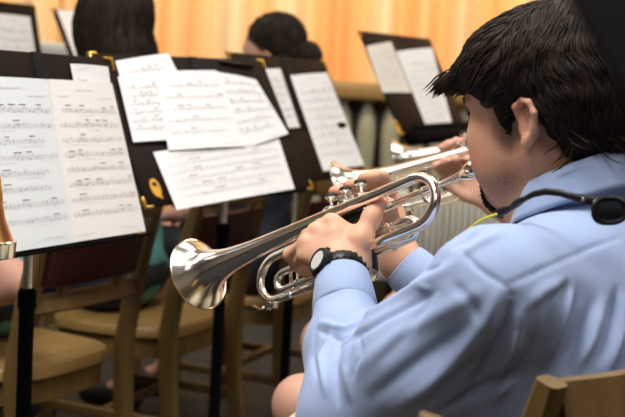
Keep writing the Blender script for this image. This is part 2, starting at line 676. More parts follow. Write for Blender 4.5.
def curtain_mat():
    m = mat('apricot_drape_fold_light', (0.8, 0.42, 0.16), 0.8, spec=0.15)
    nt = m.node_tree
    b = nt.nodes['Principled BSDF']
    tc = nt.nodes.new('ShaderNodeTexCoord')
    mp = nt.nodes.new('ShaderNodeMapping')
    mp.inputs['Scale'].default_value = (2.9, 0.02, 0.02)
    nt.links.new(tc.outputs['Object'], mp.inputs['Vector'])
    n = nt.nodes.new('ShaderNodeTexNoise')
    n.inputs['Scale'].default_value = 1.6
    n.inputs['Detail'].default_value = 3
    nt.links.new(mp.outputs[0], n.inputs['Vector'])
    cr = nt.nodes.new('ShaderNodeValToRGB')  # orange and cream bands paint in the light bouncing between the folds
    el = cr.color_ramp.elements
    el[0].position, el[0].color = 0.40, (0.90, 0.41, 0.15, 1)
    el[1].position, el[1].color = 0.60, (0.80, 0.66, 0.42, 1)
    e = el.new(0.5)
    e.color = (0.90, 0.54, 0.26, 1)
    nt.links.new(n.outputs['Fac'], cr.inputs[0])
    nt.links.new(cr.outputs[0], b.inputs['Base Color'])
    return m


M['curtain'] = curtain_mat()
nx = 900
xs = np.linspace(-4.6, 4.6, nx)
ph = np.cumsum(0.7 + 0.6 * np.sin(xs * 2.3 + 1) * np.sin(xs * 0.9)) * (9.2 / nx)
yy = 0.05 * np.sin(ph * 2 * math.pi / 0.2) + 0.012 * np.sin(xs * 41 + 2 * np.sin(xs * 7))
vs, fs = [], []
zs = np.linspace(0.02, 3.12, 9)
for k, z in enumerate(zs):
    s = 1.0 - 0.25 * k / 8
    vs += [(x, 6.95 + y * s, z) for x, y in zip(xs, yy)]
for k in range(8):
    fs += [(k * nx + i, k * nx + i + 1, (k + 1) * nx + i + 1, (k + 1) * nx + i) for i in range(nx - 1)]
cur = mesh_obj('curtain', vs, fs, M['curtain'])
so = cur.modifiers.new('thickness', 'SOLIDIFY')
so.thickness = 0.006
tag(cur, 'tall pleated apricot curtain with painted-in fold light across the back of the room', 'curtain')

# low balustrade with turned balusters in front of the curtain
bal = empty('balustrade', 'oak topped balustrade with pale turned balusters before the apricot curtain', 'railing',
            Matrix.Translation((1.1, 6.1, 0)) @ Matrix.Diagonal((1, 1, 0.917, 1)))
MB().box((0, 0, 1.205), (3.6, 0.16, 0.095), 0.015).build('handrail', M['oak'], bal)
MB().box((0, 0, 0.2), (3.6, 0.14, 0.4), 0.01).build('plinth', M['wall_dark'], bal)
MB().box((0, 0.13, 0.585), (3.6, 0.04, 1.15), 0.004).build('backing_panel', M['wall_dark'], bal)
prof = [(0.40, 0.035), (0.44, 0.035), (0.45, 0.02), (0.5, 0.024), (0.62, 0.032), (0.85, 0.044), (1.0, 0.048), (1.07, 0.042),
        (1.11, 0.025), (1.13, 0.018), (1.158, 0.03)]
b0 = None
for i in range(29):
    x = -1.7 + i * 0.121
    if b0 is None:
        b0 = MB().lathe(prof, n=20).build('baluster', M['stone'], bal)
        b0.location = (x, 0, 0)
    else:
        c = b0.copy()
        link(c, bal)
        c.location = (x, 0, 0)

rad = empty('radiator', 'pale grey ribbed radiator below the trumpets behind the players', 'radiator', Matrix.Translation((0.78, 5.6, 0)))
b = MB()
for i in range(34):
    b.box((-0.48 + i * 0.029, 0, 0.45), (0.019, 0.07, 0.42), 0.006)
b.build('rib_panel', M['radiator'], rad)
b = MB()
for z in (0.26, 0.64):
    b.tube([(-0.5, 0.01, z), (0.5, 0.01, z)], 0.018, 10)
b.build('header_pipe', M['radiator'], rad)
for sx in (-0.4, 0.4):
    MB().box((sx, 0, 0.125), (0.03, 0.05, 0.25), 0.003).build('foot', M['black_metal'], rad)

cab = empty('cabinet', 'olive wood cabinet with white top behind the far left music stands', 'cabinet', Matrix.Translation((-1.22, 5.5, 0)) @ Matrix.Diagonal((1, 1, 0.925, 1)))
MB().box((0, 0, 0.64), (0.42, 0.4, 1.28), 0.006).build('body', M['oak_dark'], cab)
MB().box((0, 0, 1.31), (0.46, 0.44, 0.06), 0.006).build('top', M['radiator'], cab)
# ------------------------------------------------------------------ music stands, folders, sheets
class Pose:
    """A sloping reading surface: u along its width, v up its slope, n towards the reader."""

    def __init__(self, o, yaw, tilt, rl):
        yaw, tilt, rl = R(yaw), R(tilt), R(rl)
        w = Vector((math.sin(yaw), math.cos(yaw), 0))
        nh = Vector((math.cos(yaw), -math.sin(yaw), 0))
        z = Vector((0, 0, 1))
        v = z * math.cos(tilt) - nh * math.sin(tilt)
        self.n = nh * math.cos(tilt) + z * math.sin(tilt)
        self.w = w * math.cos(rl) + v * math.sin(rl)
        self.v = v * math.cos(rl) - w * math.sin(rl)
        self.o = Vector(o)

    def uv(self, px, py):
        d = P(px, py, 1.0) - CAM
        t = (self.o - CAM).dot(self.n) / d.dot(self.n)
        q = CAM + d * t - self.o
        return q.dot(self.w), q.dot(self.v)

    def mw(self):
        m = Matrix((self.w, self.v, self.n)).transposed().to_4x4()
        m.translation = self.o
        return m


def sheet(pose, quad, off, label, cat='sheet music', material='paper', seed=1, staves=8, curl=0.004, group=None,
          title=True, margin=0.09, uv=False, name='sheet_music'):
    """quad: TL, TR, BR, BL on the stand's surface."""
    q = [Vector((*(c if uv else pose.uv(*c)), 0)) for c in quad]
    c0 = (q[0] + q[1] + q[2] + q[3]) / 4
    rnd = random.Random(seed)
    N = 14

    def S(a, b, lift=0.0):          # a across, b down
        p = (q[0] * (1 - a) + q[1] * a) * (1 - b) + (q[3] * (1 - a) + q[2] * a) * b
        h = curl * (math.sin(math.pi * a) * 0.8 + 0.5 * math.sin(2.3 * a + seed) * b)
        return (p.x - c0.x, p.y - c0.y, h + lift)

    mb = MB()
    vs = [S(i / N, j / N) for j in range(N + 1) for i in range(N + 1)]
    fs = [(j * (N + 1) + i, (j + 1) * (N + 1) + i, (j + 1) * (N + 1) + i + 1, j * (N + 1) + i + 1) for j in range(N) for i in range(N)]
    mb.add(vs, fs)
    lo = [(x, y, z - 0.0005) for (x, y, z) in vs]
    mb.add(lo, [tuple(reversed(t)) for t in fs])
    Wd = ((q[1] - q[0]).length + (q[2] - q[3]).length) / 2
    Hd = ((q[3] - q[0]).length + (q[2] - q[1]).length) / 2
    L = 0.0006

    def quadstrip(a0, b0, a1, b1, th, n=1):
        for i in range(n):
            x0, x1 = a0 + (a1 - a0) * i / n, a0 + (a1 - a0) * (i + 1) / n
            y0, y1 = b0 + (b1 - b0) * i / n, b0 + (b1 - b0) * (i + 1) / n
            h = th / Hd / 2
            mb.add([S(x0, y0 - h, L), S(x0, y0 + h, L), S(x1, y1 + h, L), S(x1, y1 - h, L)], [(0, 1, 2, 3)])

    if staves:
        top = margin + (0.09 if title else 0.02)
        if title:
            mb.mi = 2
            quadstrip(0.36, margin * 0.7, 0.62, margin * 0.7, 0.0022)
            quadstrip(margin, margin * 1.15, margin + 0.14, margin * 1.15, 0.0014)
            quadstrip(0.68, margin * 1.2, 0.92, margin * 1.2, 0.0014)
        pitch = (1 - margin * 0.9 - top) / staves
        for s in range(staves):
            b0 = top + pitch * s
            a1 = 0.94 if rnd.random() < 0.85 else 0.8
            a0 = 0.07 if s else 0.12
            mb.mi = 2
            for k in range(5):
                quadstrip(a0, b0 + k * 0.0018 / Hd, a1, b0 + k * 0.0018 / Hd, 0.00042, 6)
            mb.mi = 1
            w = 0.0012 / Wd
            for bx in [a0] + [a0 + (a1 - a0) * k / 4 for k in (1, 2, 3, 4)]:
                mb.add([S(bx, b0, L), S(bx, b0 + 0.0072 / Hd, L), S(bx + w * 0.4, b0 + 0.0072 / Hd, L), S(bx + w * 0.4, b0, L)], [(0, 1, 2, 3)])
            a = a0 + 0.05
            while a < a1 - 0.03:
                g = rnd.choice([0, 1, 1, 2, 4])
                if g == 0:
                    a += 0.05
                    continue
                st = 0.018 + rnd.random() * 0.012
                yy_ = [b0 + (rnd.random() * 0.008) / Hd for _ in range(g)]
                for i in range(g):
                    x = a + st * i
                    y = yy_[i]
                    hw, hh = 0.0012 / Wd, 0.0008 / Hd
                    mb.add([S(x - hw, y - hh * 0.5, L), S(x - hw, y + hh, L), S(x + hw, y + hh * 0.5, L), S(x + hw, y - hh, L)], [(0, 1, 2, 3)])
                    mb.add([S(x + hw * 0.8, y - 0.006 / Hd, L), S(x + hw * 0.8, y, L), S(x + hw, y, L), S(x + hw, y - 0.006 / Hd, L)], [(0, 1, 2, 3)])
                if g > 2:
                    y = min(yy_) - 0.006 / Hd
                    quadstrip(a, y, a + st * (g - 1) + 0.004, y, 0.0014)
                a += st * g + 0.022
            if rnd.random() < 0.5:
                mb.mi = 2
                x = a0 + rnd.random() * 0.5
                quadstrip(x, b0 + 0.0125 / Hd, x + 0.12 + rnd.random() * 0.2, b0 + 0.0125 / Hd, 0.0008)
        mb.mi = 2
        quadstrip(0.08, 0.965, 0.3, 0.965, 0.0012)
        quadstrip(0.62, 0.955, 0.88, 0.955, 0.0012)
    o = mb.build(name, None, mats=[M[material], M['ink'], M['ink_soft']], auto=False)
    o.matrix_world = pose.mw() @ Matrix.Translation((c0.x, c0.y, off))
    return tag(o, label, cat, group)


def music_stand(pose, u0, u1, v0, v1, label, lip=0.03, lip_h=0.012, group='music stands', chrome_z=0.6, legs=True, pole_u=None):
    uc = (u0 + u1) / 2 if pole_u is None else pole_u
    base = pose.o + pose.w * uc + pose.v * (v0 + 0.12)
    foot = Vector((base.x - pose.n.x * 0.03, base.y - pose.n.y * 0.03, 0))
    t = empty('music_stand', label, 'music stand', Matrix.Translation(foot), group)
    inv = Matrix.Translation(-foot)
    A = inv @ pose.mw()
    MB().box(((u0 + u1) / 2, (v0 + v1) / 2, -0.012), (u1 - u0, v1 - v0, 0.004), 0.0018, A).build('desk', M['black_metal'], t)
    b = MB()
    b.box(((u0 + u1) / 2, v0 - lip_h / 2 + 0.002, lip / 2 - 0.012), (u1 - u0, lip_h, lip), min(lip_h, lip) * 0.3, A)
    if lip > 0.04:
        b.box(((u0 + u1) / 2, v0 + 0.006, lip - 0.013), (u1 - u0, 0.018, 0.003), 0.001, A)
    b.build('ledge', M['black_metal'], t)
    hp = A @ Vector((uc, v0 + 0.12, -0.03))
    MB().box((uc, v0 + 0.12, -0.026), (0.06, 0.06, 0.024), 0.004, A).build('tilt_bracket', M['black_metal'], t)
    top = Vector((0, 0, hp.z))
    MB().tube([top, (0, 0, chrome_z - 0.1)], 0.0085, 14).build('upper_pole', M['chrome'], t)
    b = MB()
    b.tube([(0, 0, chrome_z), (0, 0, 0.05)], 0.0135, 16)
    b.lathe([(0.0, 0.0135), (0.0, 0.0165), (0.03, 0.0165), (0.035, 0.012)], (0, 0, chrome_z - 0.02), n=16)
    b.build('lower_pole', M['black_metal'], t)
    for k in range(3):
        a = 2 * math.pi * k / 3 + 0.5
        e = Vector((math.cos(a), math.sin(a), 0))
        MB().tube([e * 0.01 + Vector((0, 0, 0.1)), e * 0.09 + Vector((0, 0, 0.085)), e * 0.22 + Vector((0, 0, 0.03)), e * 0.27 + Vector((0, 0, 0.011))],
                  0.0105, 10).build('leg', M['black_metal'], t)
    return t


def folder(pose, u0, u1, v0, v1, spine, label, corners='all', emblem=None, group='opened music folders', z=0.0):
    mw = pose.mw() @ Matrix.Translation((spine, (v0 + v1) / 2, z))
    t = empty('music_folder', label, 'folder', mw, group)
    h = v1 - v0
    g = 0.009
    MB().box(((u0 - spine - g) / 2, 0, -0.003), (spine - u0 - g, h, 0.005), 0.0018).build('cover', M['folder'], t)
    MB().box(((u1 - spine + g) / 2, 0, -0.003), (u1 - spine - g, h, 0.005), 0.0018).build('cover', M['folder'], t)
    MB().box((0, 0, -0.0015), (2 * g + 0.012, h + 0.002, 0.006), 0.002).build('spine', M['folder_black'], t)
    # inner pockets
    MB().box(((u0 - spine - g) / 2, -h * 0.3, 0.0005), (spine - u0 - g - 0.012, h * 0.36, 0.002), 0.0008).build('pocket', M['folder'], t)
    MB().box(((u1 - spine + g) / 2, -h * 0.3, 0.0005), (u1 - spine - g - 0.012, h * 0.36, 0.002), 0.0008).build('pocket', M['folder'], t)
    for (x, y, sx, sy, key) in ((u0 - spine, h / 2, 1, -1, 'TL'), (u1 - spine, h / 2, -1, -1, 'TR'), (u1 - spine, -h / 2, -1, 1, 'BR'), (u0 - spine, -h / 2, 1, 1, 'BL')):
        b = MB()
        b.box((x + sx * 0.011, y + sy * 0.001, -0.0025), (0.026, 0.006, 0.0085), 0.0012)
        b.box((x + sx * 0.001, y + sy * 0.011, -0.0025), (0.006, 0.026, 0.0085), 0.0012)
        b.build('corner', M['gold'], t)
    if emblem:
        ex, ey, er = emblem
        b = MB()
        n = 32
        rim = [(0.72 * math.cos(2 * math.pi * i / n) * er, math.sin(2 * math.pi * i / n) * er) for i in range(n)]
        b.add([(x, y, 0.002) for x, y in rim] + [(x, y, 0.0006) for x, y in rim], [tuple(range(n))] + [(i, n + i, n + (i + 1) % n, (i + 1) % n) for i in range(n)])
        b.add([(er * x, er * y, 0.0021) for x, y in ((0.1, -0.95), (0.42, -0.8), (0.56, -1.12), (0.34, -1.25))], [(0, 3, 2, 1)])
        b.mi = 1
        b.add([(er * x, er * y, 0.0024) for x, y in ((-.5, .38), (-.1, .62), (.36, .5), (.3, .22), (.1, .1), (-.2, .2))], [tuple(reversed(range(6)))])
        b.add([(er * x, er * y, 0.0024) for x, y in ((.42, .3), (.48, .2), (.46, -.1), (.36, -.4), (.4, -.05))], [tuple(reversed(range(5)))])
        o = b.build('emblem', None, t, mats=[M['gold_print'], M['folder']])
        o.location = (ex - spine, ey - (v0 + v1) / 2, 0.0002)
        o['label'] = 'small gold oval emblem printed on the folder'
    return t


S1 = Pose((-0.415, 2.21, 0.96), 23.3, 15.1, -0.1)
S2 = Pose((-0.245, 2.786, 1.012), 33.5, 28.6, 1.4)
S3 = Pose((-0.043, 3.347, 1.031), 23.6, 25.4, 0.2)
S4 = Pose((0.328, 4.133, 1.146), 25.9, 27.3, 1.2)

# nearest stand, cut by the left edge
gu, gv = S1.uv(45, 80)
ru, rv = S1.uv(141, 232)
tu, tv = S1.uv(109, 58)
bu, bv = S1.uv(147, 234)
FR, FT, FB = (tu + bu) / 2, tv, bv
pw = ru - gu
sp1 = gu - 0.01
music_stand(S1, sp1 - 0.29, sp1 + 0.245, FB + 0.0, FT - 0.012, 'black music stand at the left edge holding two sharp pages', pole_u=S1.uv(58, 252)[0], lip=0.034, lip_h=0.005, chrome_z=0.725)
folder(S1, sp1 - (FR - sp1), FR, FB, FT, sp1, 'dark brown folder open behind the two pages at the left edge')
slip = sheet(S1, [(69, 64), (107, 67), (112, 100), (76, 100)], 0.003, 'narrow sheet tucked in upright behind the top of the right hand near page', seed=3, staves=0)
fc = bpy.data.curves.new('printed_text', 'FONT')
fc.body = 'Trumpet'
fc.size = 0.0085
tmp = bpy.data.objects.new('printed_text', fc)
COL.objects.link(tmp)
tme = bpy.data.meshes.new_from_object(tmp.evaluated_get(bpy.context.evaluated_depsgraph_get()))
bpy.data.objects.remove(tmp)
tme.materials.clear()
tme.materials.append(M['ink'])
to = link(bpy.data.objects.new('printed_text', tme), slip)
cs = [Vector((*S1.uv(*q), 0)) for q in ((69, 64), (107, 67), (112, 100), (76, 100))]
cm = sum(cs, Vector()) / 4
tp = Vector((*S1.uv(74.5, 82.5), 0)) - cm
to.matrix_parent_inverse = Matrix.Identity(4)
to.location = (tp.x, tp.y, 0.0055)
b = MB()
for (xa, ya, xb) in ((71.5, 67.4, 78), (79, 67.8, 85)):
    q0, q1 = Vector((*S1.uv(xa, ya), 0.0055)) - cm, Vector((*S1.uv(xb, ya + 0.4), 0.0055)) - cm
    for k in range(5):
        m0 = q0.lerp(q1, k / 5)
        m1 = q0.lerp(q1, (k + 0.7) / 5)
        b.add([m0, m1, m1 + Vector((0, 0.0028 + 0.0014 * (k % 2 == 0), 0)), m0 + Vector((0, 0.0028, 0))], [(0, 1, 2, 3)])
b.build('printed_line', M['ink_soft'], slip, auto=False)
sheet(S1, [(gu - pw * 1.02, S1.uv(45, 80)[1]), (gu + 0.003, gv), S1.uv(71, 243), (S1.uv(70, 243)[0] - pw * 1.02, S1.uv(70, 243)[1])], 0.0055,
      'bluish white page of printed music on the left edge stand, left of its fold', material='paper_cool', seed=11, staves=8, uv=True)
sheet(S1, [(45, 80), (109, 84), (142, 232), (70, 243)], 0.007, 'pinkish white page of printed music nearest the second stand, right of the fold',
      material='paper_warm', seed=12, staves=8)

# second stand, in front of the player
a = [S2.uv(*q) for q in ((88, 52), (262, 60), (312, 185), (148, 212))]
L2, R2, T2, B2 = (a[0][0] + a[3][0]) / 2, (a[1][0] + a[2][0]) / 2, (a[0][1] + a[1][1]) / 2, (a[2][1] + a[3][1]) / 2
sp2 = S2.uv(193, 58)[0]
music_stand(S2, sp2 - 0.25, sp2 + 0.25, B2 + 0.0, T2 - 0.02, 'black music stand before the trumpet player loaded with five white sheets', lip=0.014, lip_h=0.005, pole_u=S2.uv(256, 200)[0], chrome_z=0.77)
e2 = S2.uv(155, 188)
folder(S2, L2, R2, B2, T2, sp2, 'dark brown folder with gold emblem open under five white sheets', emblem=(e2[0], e2[1], 0.021))
sheet(S2, [(152, 153), (276, 134), (294, 189), (175, 211)], 0.004, 'lowest white music sheet on the middle stand, spread across its bottom edge', seed=21, staves=6, title=False)
sheet(S2, [(114, 62), (167, 54), (200, 120), (135, 130)], 0.0045, 'topmost slanted music sheet at the upper left corner of the middle stand', seed=22, staves=5)
sheet(S2, [(116, 78), (160, 74), (176, 141), (132, 143)], 0.006, 'white music sheet along the left side of the middle stand above the emblem', material='paper', seed=23, staves=6)
sheet(S2, [(213, 73), (254, 81), (286, 135), (238, 151)], 0.007, 'white music sheet with clipped corner at the right of the middle stand', seed=24, staves=6, title=False)
sheet(S2, [(152, 73.5), (214, 72), (243, 148), (166, 152)], 0.0085, 'broad white music sheet lying on top in the middle of the stack', seed=25, staves=5)
pen = MB()
p0, p1 = S2.uv(217, 62), S2.uv(252, 68)
pa, pb = Vector((p0[0], p0[1], 0.006)), Vector((p1[0], p1[1], 0.006))
dv = (pb - pa)
pen.tube([pa, pa + dv * 0.1, pa + dv * 0.12, pb - dv * 0.06, pb], [0.0016, 0.0042, 0.0045, 0.0045, 0.003], 12)
pen.tube([pb - dv * 0.02 + Vector((0, 0, .0055)), pb - dv * 0.4 + Vector((0, 0, .0055))], 0.0012, 8)
po = pen.build('pen', M['rubber'])
po.matrix_world = S2.mw()
tag(po, 'black pen lying on the folder above the right hand sheet', 'pen')

# third stand
a = [S3.uv(*q) for q in ((228, 51), (323, 61), (367, 172), (275, 185))]
L3, R3, T3, B3 = (a[0][0] + a[3][0]) / 2, (a[1][0] + a[2][0]) / 2, (a[0][1] + a[1][1]) / 2, (a[2][1] + a[3][1]) / 2
sp3 = S3.uv(284, 58)[0]
music_stand(S3, sp3 - 0.25, sp3 + 0.25, B3 + 0.0, T3 - 0.02, 'black music stand behind the trumpet fingers with page clip', lip=0.014, lip_h=0.005, pole_u=S3.uv(326, 190)[0])
folder(S3, L3, R3, B3, T3, sp3, 'dark brown folder open on the stand below the bun haired player')
sheet(S3, [(250, 71), (279, 69), (298, 128), (272, 131)], 0.004, 'narrow strip of white music showing beside the middle stand', seed=31, staves=6)
sheet(S3, [(289, 76), (326, 73), (363, 166), (322, 172)], 0.004, 'white music sheet on the third stand just above the trumpet buttons', seed=32, staves=8)
cu, cv = S3.uv(339, 126)
clip = MB().box((0, 0, 0), (0.05, 0.014, 0.012), 0.003).box((0.012, 0, -0.006), (0.014, 0.016, 0.012), 0.002).build('page_clip', M['black_metal'])
clip.matrix_world = S3.mw() @ Matrix.Translation((cu, cv, 0.008))
tag(clip, 'small black clip on the right border of the third stand', 'clip')

# fourth stand, far
a = [S4.uv(*q) for q in ((359, 32), (429, 37), (466, 125), (404, 138))]
L4, R4, T4, B4 = (a[0][0] + a[3][0]) / 2, (a[1][0] + a[2][0]) / 2, (a[0][1] + a[1][1]) / 2, (a[2][1] + a[3][1]) / 2
sp4 = S4.uv(398, 35)[0]
music_stand(S4, L4 + 0.02, R4 + 0.005, B4 + 0.0, T4 - 0.02, 'black music stand with a deep ledge in front of the forehead of the man', lip=0.05, lip_h=0.045)
e4 = S4.uv(397, 127)
folder(S4, L4, R4, B4, T4, sp4, 'dark brown folder open on the farthest stand beneath the curtain', emblem=(e4[0], e4[1], 0.024))
sheet(S4, [(365, 47), (390, 42), (411, 93), (382, 93)], 0.004, 'cream music sheet on the left half of the farthest stand', material='paper_cream', seed=41, staves=6)
sheet(S4, [(395, 52), (431, 48), (452, 128), (428, 132)], 0.004, 'tall white music sheet on the right half of the farthest stand', seed=42, staves=9)

# two stands behind the long-haired player
tr = P(35, 5, 4.05)
SA = Pose(tr, 26, 12, 1)
SA.o = tr - SA.w * 0.31 - SA.v * 0.18
music_stand(SA, -0.25, 0.25, -0.17, 0.17, 'black music stand in the top left corner with blurred white page', lip=0.02, lip_h=0.01)
folder(SA, -0.31, 0.31, -0.18, 0.18, 0.0, 'dark folder open in the top left corner behind the near pages')
q = [SA.uv(*c) for c in ((2, 14), (29, 17), (38, 57))]
sheet(SA, [(q[0][0] - 0.05, q[0][1]), (q[1][0], q[1][1]), (q[1][0], q[1][1] - 0.29), (q[0][0] - 0.05, q[0][1] - 0.29)], 0.004,
      'blurred white page in the top left corner above the near pages', seed=51, staves=8, uv=True)
tl = P(52, 8, 4.5)
SB = Pose(tl, 26, 27, 1)
SB.o = tl + SB.w * 0.31 - SB.v * 0.18
music_stand(SB, -0.25, 0.25, -0.17, 0.17, 'black music stand before the face of the long haired player', lip=0.02, lip_h=0.01)
folder(SB, -0.31, 0.31, -0.18, 0.18, 0.0, 'dark folder open before the face of the long haired player')
q = [SB.uv(*c) for c in ((56, 10), (96, 10))]
sheet(SB, [q[0], (q[0][0] + 0.235, q[0][1]), (q[0][0] + 0.235, q[0][1] - 0.31), (q[0][0], q[0][1] - 0.31)], 0.004,
      'blurred white page beside the cheek of the long haired player', seed=52, staves=8, uv=True)

# copper straight mute standing on the ledge of the left edge stand
mu_ = empty('trumpet_mute', 'copper cone mute with silver rim standing at the left edge before the page', 'mute')
mu, mv = S1.uv(-26, 247)
mp_ = S1.o + S1.w * mu + S1.v * (FB + 0.004) + S1.n * 0.028
mu_.matrix_world = Matrix.Translation(mp_)
MB().lathe([(0.0, 0.024), (0.002, 0.037), (0.022, 0.0385), (0.026, 0.0395), (0.028, 0.038), (0.028, 0.0)], n=36).build('base_cup', M['silver'], mu_)
MB().lathe([(0.027, 0.034), (0.06, 0.021), (0.1, 0.013), (0.13, 0.0105)], n=32).build('cone', M['copper'], mu_)
MB().lathe([(0.085, 0.0158), (0.09, 0.0165), (0.12, 0.013), (0.125, 0.0115)], n=32).build('cork', M['gold'], mu_)

# tall black stand close to the camera, cut by the top right corner
SN = Pose(P(622, 46, 0.52), 60, 42, 0)
music_stand(SN, 0.0, 0.5, -0.05, 0.28, 'tall black music stand blurred close up in the top right corner', lip=0.03, lip_h=0.01, chrome_z=0.85)
# ------------------------------------------------------------------ oak chairs with maroon back panels
def make_chair(label, group='oak chairs', panel=True):
    t = empty('oak_chair', label, 'chair', None, group)
    # seat: rounded shield with a dished top
    out = []
    for i in range(48):
        an = 2 * math.pi * i / 48
        x = math.copysign(abs(math.cos(an)) ** 0.55, math.cos(an)) * 0.22
        y = math.copysign(abs(math.sin(an)) ** 0.6, math.sin(an)) * 0.205
        x *= 1.0 + 0.06 * (y / 0.2)
        out.append((x, y + 0.005))
    b = MB()
    rings = []
    for (s, z) in ((0.97, 0.418), (1.0, 0.424), (1.0, 0.442), (0.975, 0.45), (0.9, 0.450), (0.7, 0.443), (0.4, 0.44), (0.08, 0.441)):
        rings.append([(x * s, y * s, z) for (x, y) in out])
    n = 48
    vs = [p for r in rings for p in r]
    fs = [(i * n + j, i * n + (j + 1) % n, (i + 1) * n + (j + 1) % n, (i + 1) * n + j) for i in range(len(rings) - 1) for j in range(n)]
    fs += [tuple(reversed(range(n))), tuple(range((len(rings) - 1) * n, len(rings) * n))]
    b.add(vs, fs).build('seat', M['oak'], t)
    b = MB()
    inner = [(x * 0.9, y * 0.9) for x, y in out]
    m = [[(x * s, y * s, z) for (x, y) in out] for (s, z) in ((0.94, 0.365), (0.94, 0.418), (0.86, 0.418), (0.86, 0.365))]
    vs = [p for r in m for p in r]
    fs = [(i * n + j, i * n + (j + 1) % n, ((i + 1) % 4) * n + (j + 1) % n, ((i + 1) % 4) * n + j) for i in range(4) for j in range(n)]
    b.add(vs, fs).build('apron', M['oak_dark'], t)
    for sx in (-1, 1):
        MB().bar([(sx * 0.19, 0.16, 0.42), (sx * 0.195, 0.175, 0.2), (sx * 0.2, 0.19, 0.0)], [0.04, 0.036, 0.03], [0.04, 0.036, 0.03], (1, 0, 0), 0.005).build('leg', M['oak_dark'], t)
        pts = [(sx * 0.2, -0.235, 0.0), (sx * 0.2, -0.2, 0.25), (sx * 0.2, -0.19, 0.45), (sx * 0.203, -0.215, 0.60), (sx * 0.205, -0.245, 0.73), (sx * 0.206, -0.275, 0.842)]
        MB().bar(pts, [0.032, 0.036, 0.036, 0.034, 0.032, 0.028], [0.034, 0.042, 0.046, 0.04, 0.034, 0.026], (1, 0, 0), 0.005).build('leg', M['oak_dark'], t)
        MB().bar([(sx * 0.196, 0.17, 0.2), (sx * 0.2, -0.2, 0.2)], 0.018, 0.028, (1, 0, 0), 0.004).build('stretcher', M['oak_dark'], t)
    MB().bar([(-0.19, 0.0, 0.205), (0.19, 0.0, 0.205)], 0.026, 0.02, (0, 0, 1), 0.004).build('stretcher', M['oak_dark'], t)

    def cross(zc, yc, hgt, th, dip, name, mt):
        pts = [(x, yc - dip * (1 - (x / 0.2) ** 2), zc) for x in np.linspace(-0.19, 0.19, 11)]
        MB().bar(pts, hgt, th, (0, 0.3, 1), 0.004).build(name, M[mt], t)

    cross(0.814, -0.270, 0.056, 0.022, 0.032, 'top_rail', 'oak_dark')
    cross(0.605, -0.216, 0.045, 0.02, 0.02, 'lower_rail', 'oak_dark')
    if panel:
        vs = []
        for (dy, e) in ((0.013, 1.0), (-0.013, 1.0)):
            for j, z in enumerate(np.linspace(0.645, 0.762, 8)):
                for x in np.linspace(-0.165, 0.165, 11):
                    yb = -0.222 - (z - 0.645) * 0.27
                    puff = 0.009 * (1 - (x / 0.165) ** 2) * (1 - ((z - 0.7035) / 0.0585) ** 2)
                    vs.append((x, yb - 0.022 * (1 - (x / 0.2) ** 2) + dy + math.copysign(puff, dy), z))
        fs = []
        w, h = 11, 8
        for s in (0, 1):
            for j in range(h - 1):
                for i in range(w - 1):
                    q = (s * w * h + j * w + i, s * w * h + j * w + i + 1, s * w * h + (j + 1) * w + i + 1, s * w * h + (j + 1) * w + i)
                    fs.append(q if s else tuple(reversed(q)))
        rim = [i for i in range(w)] + [j * w + w - 1 for j in range(1, h)] + [(h - 1) * w + i for i in range(w - 2, -1, -1)] + [j * w for j in range(h - 2, 0, -1)]
        for a_, b_ in zip(rim, rim[1:] + rim[:1]):
            fs.append((a_, b_, w * h + b_, w * h + a_))
        MB().add(vs, fs).build('back_panel', M['maroon'], t)
        for sx in (-1, 1):
            MB().bar([(sx * 0.1, -0.232, 0.62), (sx * 0.1, -0.236, 0.652)], 0.02, 0.02, (1, 0, 0), 0.002).build('panel_peg', M['oak_dark'], t)
            MB().bar([(sx * 0.1, -0.27, 0.765), (sx * 0.1, -0.288, 0.79)], 0.02, 0.014, (1, 0, 0), 0.002).build('panel_peg', M['oak_dark'], t)
    return t


ROWF = (-0.93, 0.37)
chair0 = make_chair('oak chair with maroon back panel behind the near pages at the left edge')
chair0.matrix_world = frame_mw((-0.712, 2.885), (-0.89, 0.455))


def chair_at(xy, f, label):
    c = copy_tree(chair0)
    c.matrix_world = frame_mw(xy, f)
    c['label'] = label
    return c


chair_at((-0.465, 3.42), ROWF, 'oak chair under the long haired player behind the trumpet bell')
chair_at((-0.185, 3.96), ROWF, 'oak chair under the bun haired player deep in shadow')
mf = Vector((-0.72, 0.69, 0)).normalized()
mp0 = P(552, 379, 1.2)
mo = mp0 + mf * 0.275 + mf.cross(Vector((0, 0, 1))) * 0.206
chair_at((mo.x, mo.y), (mf.x, mf.y), 'oak chair whose curved top rail backs the man in the blue shirt')
chair_at((0.56, 2.36), (-0.98, 0.18), 'oak chair hidden behind the man in blue under the second trumpet player')
chair_at((0.68, 3.06), (-0.98, 0.18), 'oak chair of the farthest trumpet player behind the dark hair')
nb = P(436, 412, 1.04)
chair_at((nb.x - 0.275, nb.y - 0.206), (-1, 0), 'oak chair peeking in at the bottom edge below the blue sleeve')

# ------------------------------------------------------------------ trumpets
# local axes: x from the mouthpiece towards the bell, y to the player's left, z up along the valves
TB, TL_ = 0.022, -0.022         # bell side and lead pipe side
VX = (0.188, 0.217, 0.246)
BOWX, TSX, BELLX = 0.042, 0.424, 0.517
LOW = -0.07


